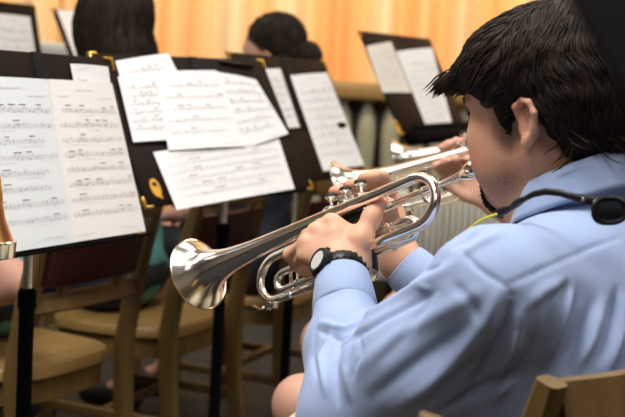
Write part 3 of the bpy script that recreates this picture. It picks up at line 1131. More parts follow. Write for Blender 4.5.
def make_trumpet(label, guard=True, n=20):
    t = empty('trumpet', label, 'trumpet')
    S = M['silver']
    # mouthpiece
    MB().lathe([(0.004, 0.0085), (0.0, 0.0105), (-0.001, 0.0125), (0.002, 0.0136), (0.008, 0.0134), (0.016, 0.0115), (0.024, 0.0075), (0.03, 0.0056),
                (0.034, 0.0052), (0.05, 0.0044), (0.085, 0.0052)], (0, TL_, 0), (1, 0, 0), 28).build('mouthpiece', S, t)
    b = MB()
    b.lathe([(0.062, 0.0058), (0.062, 0.0076), (0.066, 0.0076), (0.066, 0.0068), (0.092, 0.0066), (0.092, 0.0074), (0.095, 0.0074), (0.097, 0.006)], (0, TL_, 0), (1, 0, 0), 20)
    b.tube([(0.09, TL_, 0), (0.3, TL_, 0)], 0.0058, 14)
    b.lathe([(0.295, 0.0059), (0.295, 0.0068), (0.33, 0.0068), (0.33, 0.0074), (0.334, 0.0074), (0.334, 0.0059)], (0, TL_, 0), (1, 0, 0), 18)
    b.build('lead_pipe', S, t)
    # main tuning slide
    r = -LOW / 2
    b = MB()
    pts = [(0.325, TL_, 0)] + arc((TSX - r, TL_, LOW / 2), r, math.pi / 2, -math.pi / 2, (1, 0, 0), (0, 0, 1), 16) + [(0.31, TL_, LOW)]
    b.tube(pts, 0.0062, 14)
    b.tube([(0.262, 0, LOW), (0.285, TL_ * 0.6, LOW), (0.3, TL_, LOW), (0.335, TL_, LOW)], 0.0068, 14)
    b.lathe([(0.330, 0.0066), (0.330, 0.0078), (0.334, 0.0078), (0.334, 0.0066)], (0, TL_, LOW), (1, 0, 0), 16)
    b.build('tuning_slide', S, t)
    b = MB()
    b.tube([(0.345, TL_, -0.004), (0.345, TL_, -0.02), (0.345, TL_, -0.05), (0.345, TL_, LOW + 0.004)], [0.0035, 0.002, 0.002, 0.0035], 10)
    b.lathe([(-0.003, 0.002), (0, 0.0042), (0.003, 0.002)], (0.345, TL_, LOW / 2), (0, 0, 1), 12)
    b.build('slide_brace', S, t)
    # water key
    b = MB()
    b.tube([(TSX - 0.03, TL_ + 0.005, LOW - 0.006), (TSX - 0.005, TL_ + 0.006, LOW - 0.010), (TSX + 0.012, TL_ + 0.006, LOW + 0.0)], [0.0022, 0.002, 0.0026], 8)
    b.lathe([(0, 0.004), (0.006, 0.0045), (0.008, 0.003)], (TSX - 0.03, TL_, LOW - 0.013), (0, 0, 1), 12)
    b.tube([(TSX - 0.012, TL_ - 0.007, LOW - 0.008), (TSX - 0.012, TL_ + 0.009, LOW - 0.008)], 0.0024, 8)
    b.build('water_key', S, t)
    # bell: tube from first valve back through the bow, forward to the flare
    b = MB()
    bow = arc((BOWX + r, TB, LOW / 2), r, -math.pi / 2, -3 * math.pi / 2, (1, 0, 0), (0, 0, 1), 20)
    back = [(VX[0] - 0.014, TB * 0.75, LOW), (0.16, TB, LOW)] + bow
    stem = [0.14, 0.175, 0.21, 0.25, 0.29, 0.33, 0.36, 0.388]
    rr = [0.0066, 0.0068] + [0.0071] * len(bow) + [0.0082, 0.0090, 0.0098, 0.0106, 0.0115, 0.0124, 0.0134, 0.0145]
    outer = [(0.425, 0.0158), (0.445, 0.0175), (0.462, 0.0196), (0.477, 0.0225), (0.490, 0.0262), (0.501, 0.0300), (0.510, 0.0345),
             (0.518, 0.0402), (0.525, 0.0465), (0.531, 0.053), (0.535, 0.0565)]
    outer = [(x - 0.018, q) for x, q in outer]
    b.tube(back + [(x, TB, 0) for x in stem] + [(x, TB, 0) for x, q in outer], rr + [q for x, q in outer], 48, cap=False)
    inner = [(BELLX + 0.0004, 0.0564)] + [(x + 0.0006, q - 0.0009) for (x, q) in reversed(outer)] + [(0.38, 0.0125), (0.379, 0.002)]
    b.lathe(inner, (0, TB, 0), (1, 0, 0), 56)
    b.build('bell', S, t, auto=False)
    MB().lathe([(BELLX + 0.0012 * math.cos(q), 0.0567 + 0.0014 * math.sin(q)) for q in np.linspace(0, 2 * math.pi, 9)[:-1]], (0, TB, 0), (1, 0, 0), 64, True).build('bell_rim', M['rim_reflect'], t)
    # valves
    for i, x in enumerate(VX):
        b = MB()
        b.lathe([(-0.107, 0.004), (-0.106, 0.010), (-0.103, 0.0142), (-0.098, 0.0145), (-0.097, 0.0135), (-0.094, 0.0135), (-0.093, 0.0128), (0.008, 0.0128), (0.009, 0.014), (0.02, 0.0142),
                 (0.0225, 0.012), (0.024, 0.006)], (x, 0, 0), (0, 0, 1), 26)
        b.build('valve_casing', M['silver_dull'], t)
        MB().lathe([(0.022, 0.0028), (0.036, 0.0028), (0.0365, 0.006), (0.038, 0.0090), (0.0395, 0.0094), (0.040, 0.0)], (x, 0, 0), (0, 0, 1), 22).build('valve_button', S, t)
        c = MB().lathe([(0.0395, 0.0092), (0.042, 0.0096), (0.0445, 0.0088), (0.0452, 0.006), (0.0453, 0.0)], (x, 0, 0), (0, 0, 1), 20).build('button_top', M['felt'], t)
        c['label'] = 'dark round top of a valve button'
    for x0, x1 in zip(VX, VX[1:]):
        pass
    b = MB()
    for z in (-0.02, -0.045, LOW, -0.085):
        b.tube([(VX[0], 0, z), (VX[2], 0, z)], 0.0055, 10)
    b.build('crossover_tubing', M['silver_dull'], t)
    # third slide pointing forward, first slide pointing back
    b = MB()
    q = 0.0135
    zc = -0.062
    for off in (0,):
        pts = [(VX[2] + 0.012, 0.010, zc + q), (0.335, 0.010, zc + q)] + arc((0.343, 0.010, zc), q, math.pi / 2, -math.pi / 2, (1, 0, 0), (0, 0, 1), 10) + [(VX[2] + 0.012, 0.010, zc - q)]
        b.tube(pts, 0.0052, 12)
    for z in (zc + q, zc - q):
        b.lathe([(0.312, 0.0054), (0.312, 0.0068), (0.318, 0.0068), (0.318, 0.0054)], (0, 0.010, z), (1, 0, 0), 14)
    b.tube([(0.328, 0.010, zc + q), (0.328, 0.010, zc - q)], 0.0026, 8)
    b.build('third_slide', S, t)
    rg = arc((0.300, 0.012, zc + q + 0.016), 0.0115, 0, 2 * math.pi, (1, 0, 0), (0, 0, 1), 20)
    MB().tube(rg, 0.0022, 8, cap=False).build('finger_ring', S, t)
    b = MB()
    b.tube([(0.27, 0.01, zc - q - 0.012), (0.35, 0.01, zc - q - 0.012)], 0.0028, 8)
    for x in (0.285, 0.335):
        b.lathe([(-0.006, 0.003), (-0.005, 0.0058), (0.005, 0.0058), (0.006, 0.003)], (x, 0.01, zc - q - 0.012), (1, 0, 0), 12)
        b.tube([(x, 0.01, zc - q - 0.012), (x, 0.01, zc - q)], 0.002, 8)
    b.build('slide_stop_rod', S, t)
    b = MB()
    z1 = -0.055
    pts = [(VX[0] - 0.012, -0.004, z1 + 0.013), (0.118, -0.004, z1 + 0.013)] + arc((0.112, -0.004, z1), 0.013, math.pi / 2, 3 * math.pi / 2, (1, 0, 0), (0, 0, 1), 10) + [(VX[0] - 0.012, -0.004, z1 - 0.013)]
    b.tube(pts, 0.0068, 14)
    for z in (z1 + 0.013, z1 - 0.013):
        b.lathe([(0.142, 0.007), (0.142, 0.0082), (0.147, 0.0082), (0.147, 0.007)], (0, -0.004, z), (1, 0, 0), 14)
    b.build('first_slide', S, t)
    b = MB()
    b.tube([(0.168, -0.004, z1 + 0.014), (0.172, 0.008, z1 + 0.03), (0.166, 0.012, z1 + 0.046), (0.158, 0.010, z1 + 0.05)], [0.0024, 0.0022, 0.002, 0.0026], 8)
    b.tube([(0.180, -0.004, z1 + 0.014), (0.184, 0.010, z1 + 0.026), (0.182, 0.014, z1 + 0.034)], [0.0024, 0.0022, 0.002], 8)
    b.build('thumb_saddle', S, t)
    # braces between bell and lead pipe, finger hook
    b = MB()
    for x in (0.155, 0.31):
        b.tube([(x, TL_ + 0.005, 0), (x, 0.0, 0), (x, TB - 0.006, 0)], [0.0036, 0.002, 0.0036], 8)
    b.build('bell_brace', S, t)
    hk = [(0.262, TL_ - 0.002, 0.006)] + [(0.268 + 0.011 * math.cos(a), TL_ - 0.003, 0.017 + 0.011 * math.sin(a)) for a in np.linspace(-2.2, 2.0, 14)]
    MB().tube(hk, 0.0022, 8).build('finger_hook', S, t)
    if guard:
        b = MB()
        out = []
        for i in range(40):
            an = 2 * math.pi * i / 40
            cx = VX[1] + 0.029 * max(-1, min(1, 1.6 * math.cos(an)))
            out.append((cx + 0.0148 * math.cos(an), 0.0148 * math.sin(an)))
        b.prism(out, -0.096, -0.004, 0.002)
        g = b.build('valve_guard', M['leather'], t)
        g['label'] = 'black leather valve guard'
    return t


def trumpet_mw(mouth, bell, roll):
    t = (bell - mouth).normalized()
    for _ in range(3):
        l = Vector((0, 0, 1)).cross(t).normalized()
        z = t.cross(l)
        z2 = z * math.cos(roll) - l * math.sin(roll)
        l2 = l * math.cos(roll) + z * math.sin(roll)
        o = mouth - l2 * TL_
        t = ((bell - l2 * TB) - o).normalized()
    m = Matrix((t, l2, z2)).transposed().to_4x4()
    m.translation = o
    return m


MOUTH = P(478, 168, 1.62)
BELLC = P(206, 271, 1.90)
TMW = trumpet_mw(MOUTH, BELLC, R(18))
# the mouthpiece rim sits at x = 0.0 of the horn
trumpet1 = make_trumpet('shiny silver trumpet with black valve guard played by the man in blue')
trumpet1.matrix_world = TMW
M2 = P(591, 119, 2.40)
T2MW = trumpet_mw(M2, P(334, 190, 2.50), R(8))
trumpet2 = copy_tree(trumpet1)
trumpet2['label'] = 'blurred silver trumpet behind the first one, its bell beside the fingertips'
trumpet2.matrix_world = T2MW
M3 = P(600, 119, 3.05)
T3MW = trumpet_mw(M3, P(391, 163, 3.15), R(8))
trumpet3 = copy_tree(trumpet1)
trumpet3['label'] = 'farthest silver trumpet, mostly hidden, its bell glowing below the farthest stand'
trumpet3.matrix_world = T3MW
# ------------------------------------------------------------------ people
def V3(v):
    return np.array(v, float)


class HeadFrame:
    def __init__(self, o, f, l, u):
        self.o, self.f, self.l, self.u = V3(o), V3(f), V3(l), V3(u)
        self.F3 = np.stack([self.f, self.l, self.u])

    def p(self, a, s, v):
        return self.o + self.f * a + self.l * s + self.u * v

    def rot(self, pitch=0.0, yaw=0.0):
        """Axis rows tilted about the side axis (pitch) or the up axis (yaw)."""
        c, s = math.cos(pitch), math.sin(pitch)
        f, u = self.f * c + self.u * s, self.u * c - self.f * s
        c, s = math.cos(yaw), math.sin(yaw)
        f2, l2 = f * c + self.l * s, self.l * c - f * s
        return np.stack([f2, l2, u])


def head_prims(H, k=1.0, detail=True):
    e = lambda c, r, kk=0.012, op='u', F=None: ('e', H.p(*c), r, H.F3 if F is None else F, kk, op)
    c = lambda a, b, ra, rb, kk=0.008, op='u': ('c', H.p(*a), H.p(*b), ra, rb, kk, op)
    L = [e((-0.018, 0, 0.044), (0.095, 0.076, 0.079)), e((0.035, 0, 0.035), (0.058, 0.064, 0.06), 0.03),
         e((0.042, 0, -0.02), (0.052, 0.058, 0.075), 0.03), e((0.04, 0, -0.068), (0.047, 0.05, 0.036), 0.03),
         c((-0.005, 0.05, -0.055), (0.062, 0.03, -0.094), 0.014, 0.014, 0.03), c((-0.005, -0.05, -0.055), (0.062, -0.03, -0.094), 0.014, 0.014, 0.03),
         e((0.075, 0, -0.098), (0.02, 0.024, 0.018), 0.02)]
    for s in (1, -1):
        L += [e((0.064, 0.04 * s, -0.022), (0.026, 0.022, 0.024), 0.02), c((0.089, 0.014 * s, 0.028), (0.078, 0.044 * s, 0.027), 0.008, 0.007, 0.014),
              e((0.062, 0.045 * s, -0.055), (0.024, 0.016, 0.028), 0.02)]
    if detail:
        for s in (1, -1):
            L += [e((0.096, 0.031 * s, 0.014), (0.015, 0.017, 0.012), 0.01, 's'),
                  c((0.0855, 0.020 * s, 0.021), (0.0735, 0.045 * s, 0.019), 0.0042, 0.0042, 0.004),
                  c((0.0845, 0.020 * s, 0.008), (0.0735, 0.043 * s, 0.009), 0.0036, 0.0036, 0.004)]
        L += [c((0.088, 0, 0.024), (0.108, 0, -0.018), 0.0075, 0.010, 0.012), e((0.1085, 0, -0.0245), (0.011, 0.0115, 0.0105), 0.008)]
        for s in (1, -1):
            L += [e((0.099, 0.011 * s, -0.027), (0.012, 0.0075, 0.008), 0.006), e((0.106, 0.006 * s, -0.0355), (0.006, 0.0035, 0.004), 0.003, 's')]
        L += [e((0.096, 0, -0.050), (0.0135, 0.024, 0.0075), 0.008), e((0.094, 0, -0.064), (0.0135, 0.021, 0.008), 0.008),
              c((0.106, -0.02, -0.057), (0.106, 0.02, -0.057), 0.002, 0.002, 0.004, 's')]
        for s in (1, -1):          # ears
            H0, H = H, HeadFrame(H.p(-0.012, 0, -0.020), H.f, H.l, H.u)
            e = lambda c, r, kk=0.012, op='u', F=None: ('e', H.p(c[0] * 0.84, c[1], c[2] * 0.84), tuple(x * 0.86 for x in r), H.F3 if F is None else F, kk, op)
            c = lambda a, b, ra, rb, kk=0.008, op='u': ('c', H.p(a[0] * 0.84, a[1], a[2] * 0.84), H.p(b[0] * 0.84, b[1], b[2] * 0.84), ra * 0.9, rb * 0.9, kk, op)
            y = 0.0765 * s
            y2 = 0.088 * s
            ring = [(0.008, y, 0.012), (0.006, y2 - 0.003 * s, 0.028), (-0.008, y2, 0.036), (-0.022, y2 + 0.004 * s, 0.03), (-0.027, y2 + 0.004 * s, 0.014), (-0.021, y2 - 0.001 * s, -0.006),
                    (-0.010, y2 - 0.005 * s, -0.020), (0.001, y - 0.0 * s, -0.028)]
            L.append(e((-0.009, 0.079 * s, 0.004), (0.017, 0.006, 0.029), 0.006))
            for a, b in zip(ring, ring[1:]):
                L.append(c(a, b, 0.0048, 0.0048, 0.004))
            L.append(e((-0.0015, 0.082 * s, -0.024), (0.0085, 0.005, 0.0105), 0.004))
            L.append(c((-0.014, 0.085 * s, 0.022), (-0.016, 0.085 * s, -0.004), 0.0035, 0.003, 0.004))
            L.append(e((-0.005, 0.0915 * s, 0.0), (0.0095, 0.0095, 0.015), 0.003, 's'))
            L.append(c((0.006, 0.078 * s, -0.004), (0.004, 0.079 * s, -0.012), 0.004, 0.003, 0.003))
            H = H0
    return L


def finger(pts, r0, r1, k=0.004):
    out = []
    n = len(pts) - 1
    for i, (a, b) in enumerate(zip(pts, pts[1:])):
        ra = r0 + (r1 - r0) * i / n
        rb = r0 + (r1 - r0) * (i + 1) / n
        out.append(('c', V3(a), V3(b), ra, rb, k))
    return out


def lin(a, b, t):
    return V3(a) * (1 - t) + V3(b) * t


def eyes(H, parent):
    for s in (1, -1):
        c = H.p(0.0735, 0.031 * s, 0.0145)
        b = MB().lathe([(math.sin(a) * 0.0118, math.cos(a) * 0.0118) for a in np.linspace(-1.57, 1.57, 13)], (0, 0, 0), tuple(H.f), 20)
        b.mi = 1
        b.lathe([(0.0108, 0.0058), (0.0118, 0.0045), (0.0122, 0.0)], (0, 0, 0), tuple(H.f), 16)
        o = b.build('eye', None, parent, mats=[M['eye'], M['iris']])
        o.location = Vector(c)


def tube_tufts(name, roots, material, parent, rad=0.0016, sides=4):
    b = MB()
    for pts in roots:
        n = len(pts)
        b.tube(pts, [rad * (0.55 + 0.45 * math.sin(math.pi * min(1, (i + 0.6) / n))) * (1.0 if i < n - 1 else 0.25) for i in range(n)], sides, cap=True)
    return b.build(name, material, parent, auto=False)


def grow(base_V, base_Q, normals, flow, count, steps, step, lift, seed, keep=None, jitter=0.25, clump=0.0):
    """Strands that start on a hair volume and follow it along a flow field."""
    bvh = BVHTree.FromPolygons([tuple(v) for v in base_V], [tuple(q) for q in base_Q])
    r = np.random.default_rng(seed)
    ids = r.permutation(len(base_V))
    out = []
    for i in ids:
        if len(out) >= count:
            break
        p = Vector(base_V[i])
        if keep is not None and not keep(p):
            continue
        n = Vector(normals[i])
        pts = [p - n * 0.002]
        jit = Vector(r.normal(0, jitter, 3))
        nst = steps + int(r.integers(-2, 3))
        for k in range(nst):
            d = flow(p) + jit
            d = d - n * d.dot(n)
            if d.length < 1e-6:
                break
            p = p + d.normalized() * step
            hit = bvh.find_nearest(p)
            if hit[0] is None:
                break
            n = hit[1].normalized()
            off = lift[0] + (lift[1] - lift[0]) * (k / max(nst - 1, 1)) ** 2
            p = hit[0]
            pts.append(p + n * (off + 0.0015 * math.sin(k * 1.3 + i)))
        if len(pts) > 3:
            out.append(pts)
    return out


UPV = np.array([0, 0, 1.0])

# ---------------- the man in the blue shirt
FB = V3((-0.784, 0.62, 0))
LB = V3((-0.62, -0.784, 0))
hp = R(13)
HF = FB * math.cos(hp) - UPV * math.sin(hp)
HU = UPV * math.cos(hp) + FB * math.sin(hp)
HEAD = HeadFrame(V3(MOUTH) - HF * 0.107 + HU * 0.057, HF, LB, HU)
NB = V3((0.345, 1.515, 0.955))
LS, RS = V3((0.215, 1.375, 0.895)), V3((0.445, 1.675, 0.895))
LE, LW = V3(P(354, 420, 1.47)), V3(P(342, 272, 1.665))
RE, RW = V3((0.34, 1.735, 0.70)), V3(P(401, 262, 1.83))
PEL = V3((0.29, 1.515, 0.55))

body = head_prims(HEAD)
body += [('c', HEAD.p(-0.022, 0, -0.03), NB + FB * 0.025, 0.054, 0.058, 0.03), ('c', HEAD.p(0.02, 0, -0.08), NB + FB * 0.05 - UPV * 0.03, 0.04, 0.05, 0.03),
         ('c', NB - UPV * 0.03, LS, 0.05, 0.05, 0.03), ('c', NB - UPV * 0.03, RS, 0.05, 0.05, 0.03),
         ('e', NB - UPV * 0.2, (0.11, 0.17, 0.22), np.stack([FB, LB, UPV]), 0.04), ('e', PEL + UPV * 0.1, (0.11, 0.16, 0.2), np.stack([FB, LB, UPV]), 0.05),
         ('c', LS, LE, 0.05, 0.042, 0.02), ('c', LE, LW, 0.042, 0.029, 0.02), ('c', RS, RE, 0.05, 0.042, 0.02), ('c', RE, RW, 0.042, 0.029, 0.02)]
# left hand: back of the hand to the camera, fingers wrapped round the valves
iM, mM, rM, pM = (P(331, 222, 1.69), P(316, 231, 1.69), P(306, 243, 1.685), P(305, 256, 1.68))
wl = P(342, 267, 1.672)
wr_ = P(356, 264, 1.672)
body += [('c', V3(LW), lin(iM, wl, 0.35), 0.029, 0.017, 0.02), ('c', V3(wr_), V3(iM), 0.017, 0.0125, 0.014), ('c', V3(wl), V3(mM), 0.018, 0.0125, 0.014),
         ('c', V3(wl), V3(rM), 0.018, 0.012, 0.014), ('c', V3(P(334, 268, 1.672)), V3(pM), 0.017, 0.0115, 0.014)]
body += finger([iM, P(321, 226, 1.735), P(324, 234, 1.772), P(334, 238, 1.785)], 0.0115, 0.0085)
body += finger([mM, P(308, 236, 1.735), P(313, 243, 1.772), P(323, 247, 1.785)], 0.0115, 0.0085)
body += finger([rM, P(290.5, 255, 1.715), P(296, 261, 1.755), P(306, 263, 1.775)], 0.0108, 0.0082, 0.005)
body += finger([pM, P(296, 265, 1.722), P(303, 270, 1.752), P(312, 271, 1.765)], 0.0098, 0.0075)
body += finger([wr_, P(361, 240, 1.668)], 0.0185, 0.0145, 0.016)
body += finger([P(361, 240, 1.668), P(371.5, 217, 1.68), P(380.5, 203.5, 1.692)], 0.0138, 0.0102, 0.010)
body += [('c', V3(P(362, 240, 1.675)), V3(P(340, 228, 1.695)), 0.012, 0.010, 0.016)]
# right hand: fingertips on the valve buttons, palm behind the horn
ri, rm_, rr_, rp = P(391, 194, 1.855), P(390, 199, 1.88), P(389, 206, 1.9), P(388, 214, 1.915)
rw = V3(RW)
body += [('c', rw, V3(ri), 0.026, 0.0125, 0.016), ('c', rw, V3(rm_), 0.024, 0.0125, 0.016), ('c', rw, V3(rr_), 0.023, 0.012, 0.016), ('c', rw, V3(rp), 0.022, 0.0115, 0.016)]
bt = [TMW @ Vector((x, 0, 0.0462)) for x in VX]
yo = Vector(TMW.col[1][:3])
zo = Vector(TMW.col[2][:3])
for tipbase, mcp, r0 in ((bt[0], ri, 0.0104), (bt[1], rm_, 0.0106), (bt[2], rr_, 0.0100)):
    tip = tipbase - yo * 0.006 + zo * 0.0055
    dip = tip - yo * 0.020 + zo * 0.007 - Vector(TMW.col[0][:3]) * 0.007
    pip = lin(dip, mcp, 0.45) + UPV * 0.011
    body += finger([mcp, pip, dip, tip], r0, 0.0074, 0.0025)
body += finger([rp, P(376, 203, 1.9), P(368, 204, 1.875), P(364, 209, 1.858)], 0.0098, 0.0075)
body += finger([lin(rw, ri, 0.35), P(394, 224, 1.81), P(389, 207, 1.79), P(381, 199, 1.785)], 0.0145, 0.0095, 0.008)


def body_mesh(prims, h, sm=2):
    lo, hi = prim_bounds(prims, 4 * h)
    f = Field(lo, hi, h)
    f.add(prims)
    V, Q = f.mesh()
    return smooth_verts(V, Q, sm), Q


Vu, Qu = body_mesh(body, 0.0024)
# legs, joined on under the clothes
KL, KR = V3(P(322, 456, 1.74)), V3((0.13, 1.92, 0.56))
HL, HR = PEL + LB * 0.09 - UPV * 0.02, PEL - LB * 0.09 - UPV * 0.02
AL, AR = V3((KL[0] + 0.03, KL[1] - 0.02, 0.09)), V3((KR[0] + 0.03, KR[1] - 0.02, 0.09))


def leg_prims(Hh, K, A, f):
    return [('c', Hh, K, 0.075, 0.055, 0.03), ('c', K, lin(K, A, 0.35) - f * 0.012, 0.052, 0.05, 0.03), ('c', lin(K, A, 0.35) - f * 0.012, A, 0.05, 0.034, 0.03),
            ('c', A, A + f * 0.1 - UPV * 0.045, 0.034, 0.03, 0.03)]


lp = [('e', PEL, (0.12, 0.16, 0.1), np.stack([FB, LB, UPV]), 0.04)] + leg_prims(HL, KL, AL, FB) + leg_prims(HR, KR, AR, FB)
Vl, Ql = mesh_prims(lp, 0.008)
VB = np.concatenate([Vu, Vl])
QB = np.concatenate([Qu, Ql + len(Vu)])
rel = (VB - HEAD.o) @ HEAD.F3.T


def blob(c, r):
    d = np.linalg.norm((rel - np.array(c)) / np.array(r), axis=1)
    return np.clip(1.35 - d, 0, 1)


goatee = np.maximum(blob((0.078, 0, -0.094), (0.036, 0.036, 0.026)), 0) * 1.6
stub = np.maximum.reduce([blob((0.03, s * 0.055, -0.075), (0.035, 0.025, 0.03)) for s in (1, -1)] + [blob((0.022, s * 0.066, -0.02), (0.018, 0.02, 0.045)) for s in (1, -1)]) * 0.75
brow = np.maximum.reduce([np.clip(1.4 - np.linalg.norm((rel - np.array((0.083, s * 0.033, 0.029))) / np.array((0.02, 0.021, 0.0055)), axis=1), 0, 1) for s in (1, -1)])
lash = np.maximum.reduce([np.clip(1.3 - np.linalg.norm((rel - np.array((0.081, s * 0.033, 0.0165))) / np.array((0.012, 0.017, 0.0035)), axis=1), 0, 1) for s in (1, -1)]) * 0.7
beard = np.clip(np.maximum.reduce([goatee, stub, brow * 0.9, lash]), 0, 0.95)
flush = np.maximum.reduce([0.62 * blob((0.04, 0, -0.03), (0.10, 0.10, 0.12)), blob((0.07, 0.05, -0.045), (0.028, 0.03, 0.028)), blob((0.12, 0, -0.018), (0.014, 0.014, 0.014)) * 0.6, blob((-0.008, 0.086, 0.0), (0.03, 0.014, 0.045)) * 0.8,
                           blob((0.097, 0, -0.057), (0.014, 0.028, 0.016)) * 0.8]) * 0.55
tips = [b + zo * 0.006 for b in bt]
for b in tips:
    flush = np.maximum(flush, np.clip(1.3 - np.linalg.norm(VB - V3(b), axis=1) / 0.016, 0, 1) * 0.55)
man = np_mesh('person', VB, QB, M['skin'], None, {'beard': beard, 'flush': flush})
tag(man, 'man in a light blue long sleeved shirt seen from behind playing the silver trumpet', 'person')
eyes(HEAD, man)

lash_pts, brow_pts = [], []
r4 = np.random.default_rng(11)
for s in (1, -1):
    for i in range(60):
        t = i / 59
        p = HEAD.p(0.098 - 0.016 * t * t - 0.003 * t, s * (0.014 + 0.034 * t), 0.0275 + 0.003 * math.sin(math.pi * t) + r4.uniform(-0.0035, 0.0035))
        q = p + HEAD.f * 0.0025 + HEAD.l * s * 0.006 + HEAD.u * 0.001
        brow_pts.append([Vector(p - HEAD.f * 0.002), Vector(p * 0.5 + q * 0.5 + HEAD.f * 0.001), Vector(q)])
    for i in range(26):
        t = i / 25
        p = HEAD.p(0.088 - 0.011 * t * t, s * (0.019 + 0.025 * t), 0.0155)
        d = HEAD.f * 0.9 + HEAD.l * s * 0.35 * t - HEAD.u * 0.55
        lash_pts.append([Vector(p), Vector(p + d * 0.0045), Vector(p + d * 0.0085 + HEAD.u * 0.0012)])
for k in (0, 1):
    tube_tufts('eyebrow', brow_pts[60 * k:60 * k + 60], M['hair'], man, 0.0009, 4)
    tube_tufts('eyelashes', lash_pts[26 * k:26 * k + 26], M['hair'], man, 0.0006, 4)

# hair: a swept volume with locks laid over it
hr = [('e', HEAD.p(-0.03, 0, 0.050), (0.114, 0.094, 0.088), HEAD.F3, 0.02), ('e', HEAD.p(-0.082, 0, 0.008), (0.056, 0.078, 0.078), HEAD.F3, 0.03),
      ('e', HEAD.p(-0.062, 0, -0.04), (0.036, 0.058, 0.038), HEAD.F3, 0.03),
      ('e', HEAD.p(0.040, 0.0, 0.082), (0.056, 0.078, 0.036), HEAD.rot(-0.45), 0.03), ('e', HEAD.p(0.080, 0.008, 0.062), (0.034, 0.062, 0.016), HEAD.rot(-0.4), 0.02)]
for s in (1, -1):
    hr += [('e', HEAD.p(0.012, 0.071 * s, 0.052), (0.052, 0.018, 0.036), HEAD.F3, 0.02), ('e', HEAD.p(-0.05, 0.078 * s, 0.02), (0.034, 0.014, 0.05), HEAD.F3, 0.02),
           ('c', HEAD.p(0.022, 0.069 * s, 0.03), HEAD.p(0.014, 0.069 * s, -0.022), 0.014, 0.004, 0.01)]
hr += [('e', HEAD.p(0.12, 0, 0.0), (0.056, 0.12, 0.054), HEAD.F3, 0.018, 's')]
for s in (1, -1):
    hr += [('e', HEAD.p(-0.014, 0.09 * s, -0.024), (0.026, 0.03, 0.038), HEAD.F3, 0.01, 's')]
Vh, Qh = mesh_prims(hr, 0.0035, 2)
Nh = vert_normals(Vh, Qh)
# shallow combed waves in the volume
relh = (Vh - HEAD.o) @ HEAD.F3.T
Vh = Vh + Nh * (0.0012 * np.sin(relh[:, 2] * 210 + 2.2 * np.sin(relh[:, 0] * 35) + relh[:, 0] * 60)[:, None])
hair = np_mesh('hair', Vh, Qh, M['hair'], man)
crown = Vector(HEAD.p(-0.075, 0.01, 0.125))
hf_, hl_, hu_ = Vector(HEAD.f), Vector(HEAD.l), Vector(HEAD.u)


def flow_man(p):
    d = p - crown
    a, s, v = (p - Vector(HEAD.o)).dot(hf_), (p - Vector(HEAD.o)).dot(hl_), (p - Vector(HEAD.o)).dot(hu_)
    w = d.normalized()
    if a > 0.0:
        return w + hf_ * 0.5 - hu_ * 0.25 + hl_ * 0.25 + hu_ * 0.25 * math.sin(a * 60 + s * 30)
    return w * 0.8 - hu_ * 0.55 - hf_ * (0.35 if v < 0.06 else 0.0) + hf_ * 0.35 * math.sin(v * 55 + a * 40)


def keep_front(p):
    q = p - Vector(HEAD.o)
    return not (q.dot(hf_) > 0.085 and q.dot(hu_) < 0.052)


locks = grow(Vh, Qh, Nh, flow_man, 3600, 10, 0.0085, (0.0003, 0.0028), 3, keep_front, 0.10)
tube_tufts('hair_locks', locks, M['hair'], man, 0.0012, 4)
fr = []
r2 = np.random.default_rng(5)
for i in range(260):
    s = r2.uniform(-0.055, 0.06)
    p = V3(HEAD.p(0.085 + r2.uniform(-0.02, 0.014), s, 0.068 + r2.uniform(-0.007, 0.005)))
    pts = []
    for k in range(7):
        t = k / 6
        q = p + HEAD.f * (0.040 * t + r2.normal(0, 0.0008)) - HEAD.u * (0.006 * t + 0.016 * t * t + r2.normal(0, 0.0008)) + HEAD.l * (0.012 * t)
        q = q + HEAD.u * (0.010 * max(0, t - 0.75) * r2.uniform(0, 1.5))
        pts.append(Vector(q))
    fr.append(pts)
o = tube_tufts('hair_fringe', fr, M['hair_tip'], man, 0.0012, 4)
fr = []
for i in range(45):                                    # tufts over the nape and behind the ear
    s = r2.uniform(-0.06, 0.078)
    p = V3(HEAD.p(-0.06 - 0.045 * (1 - (s / 0.08) ** 2) + r2.uniform(-0.006, 0.006), s, -0.035 + r2.uniform(-0.02, 0.015)))
    pts = [Vector(p - HEAD.u * (0.006 * k) + HEAD.f * (0.0012 * k * k * (1 if i % 3 else -1)) + r2.normal(0, 0.0012, 3)) for k in range(6)]
    fr.append(pts)
o = tube_tufts('nape_hair', fr, M['hair_tip'], man, 0.0012, 4)
gt = []
NBn = vert_normals(VB, QB)
ci = np.where((rel[:, 0] > 0.055) & (rel[:, 0] < 0.12) & (np.abs(rel[:, 1]) < 0.03) & (rel[:, 2] < -0.074) & (rel[:, 2] > -0.122))[0]
for i in r2.permutation(ci)[:420]:
    p, n_ = VB[i], NBn[i]
    d = n_ * 0.35 - HEAD.u * 0.75 + r2.normal(0, 0.2, 3)
    d = d / np.linalg.norm(d)
    gt.append([Vector(p - n_ * 0.001), Vector(p + d * 0.003 + n_ * 0.0012), Vector(p + d * 0.0065 + n_ * 0.0012)])
tube_tufts('goatee', gt, M['hair'], man, 0.0011, 4)

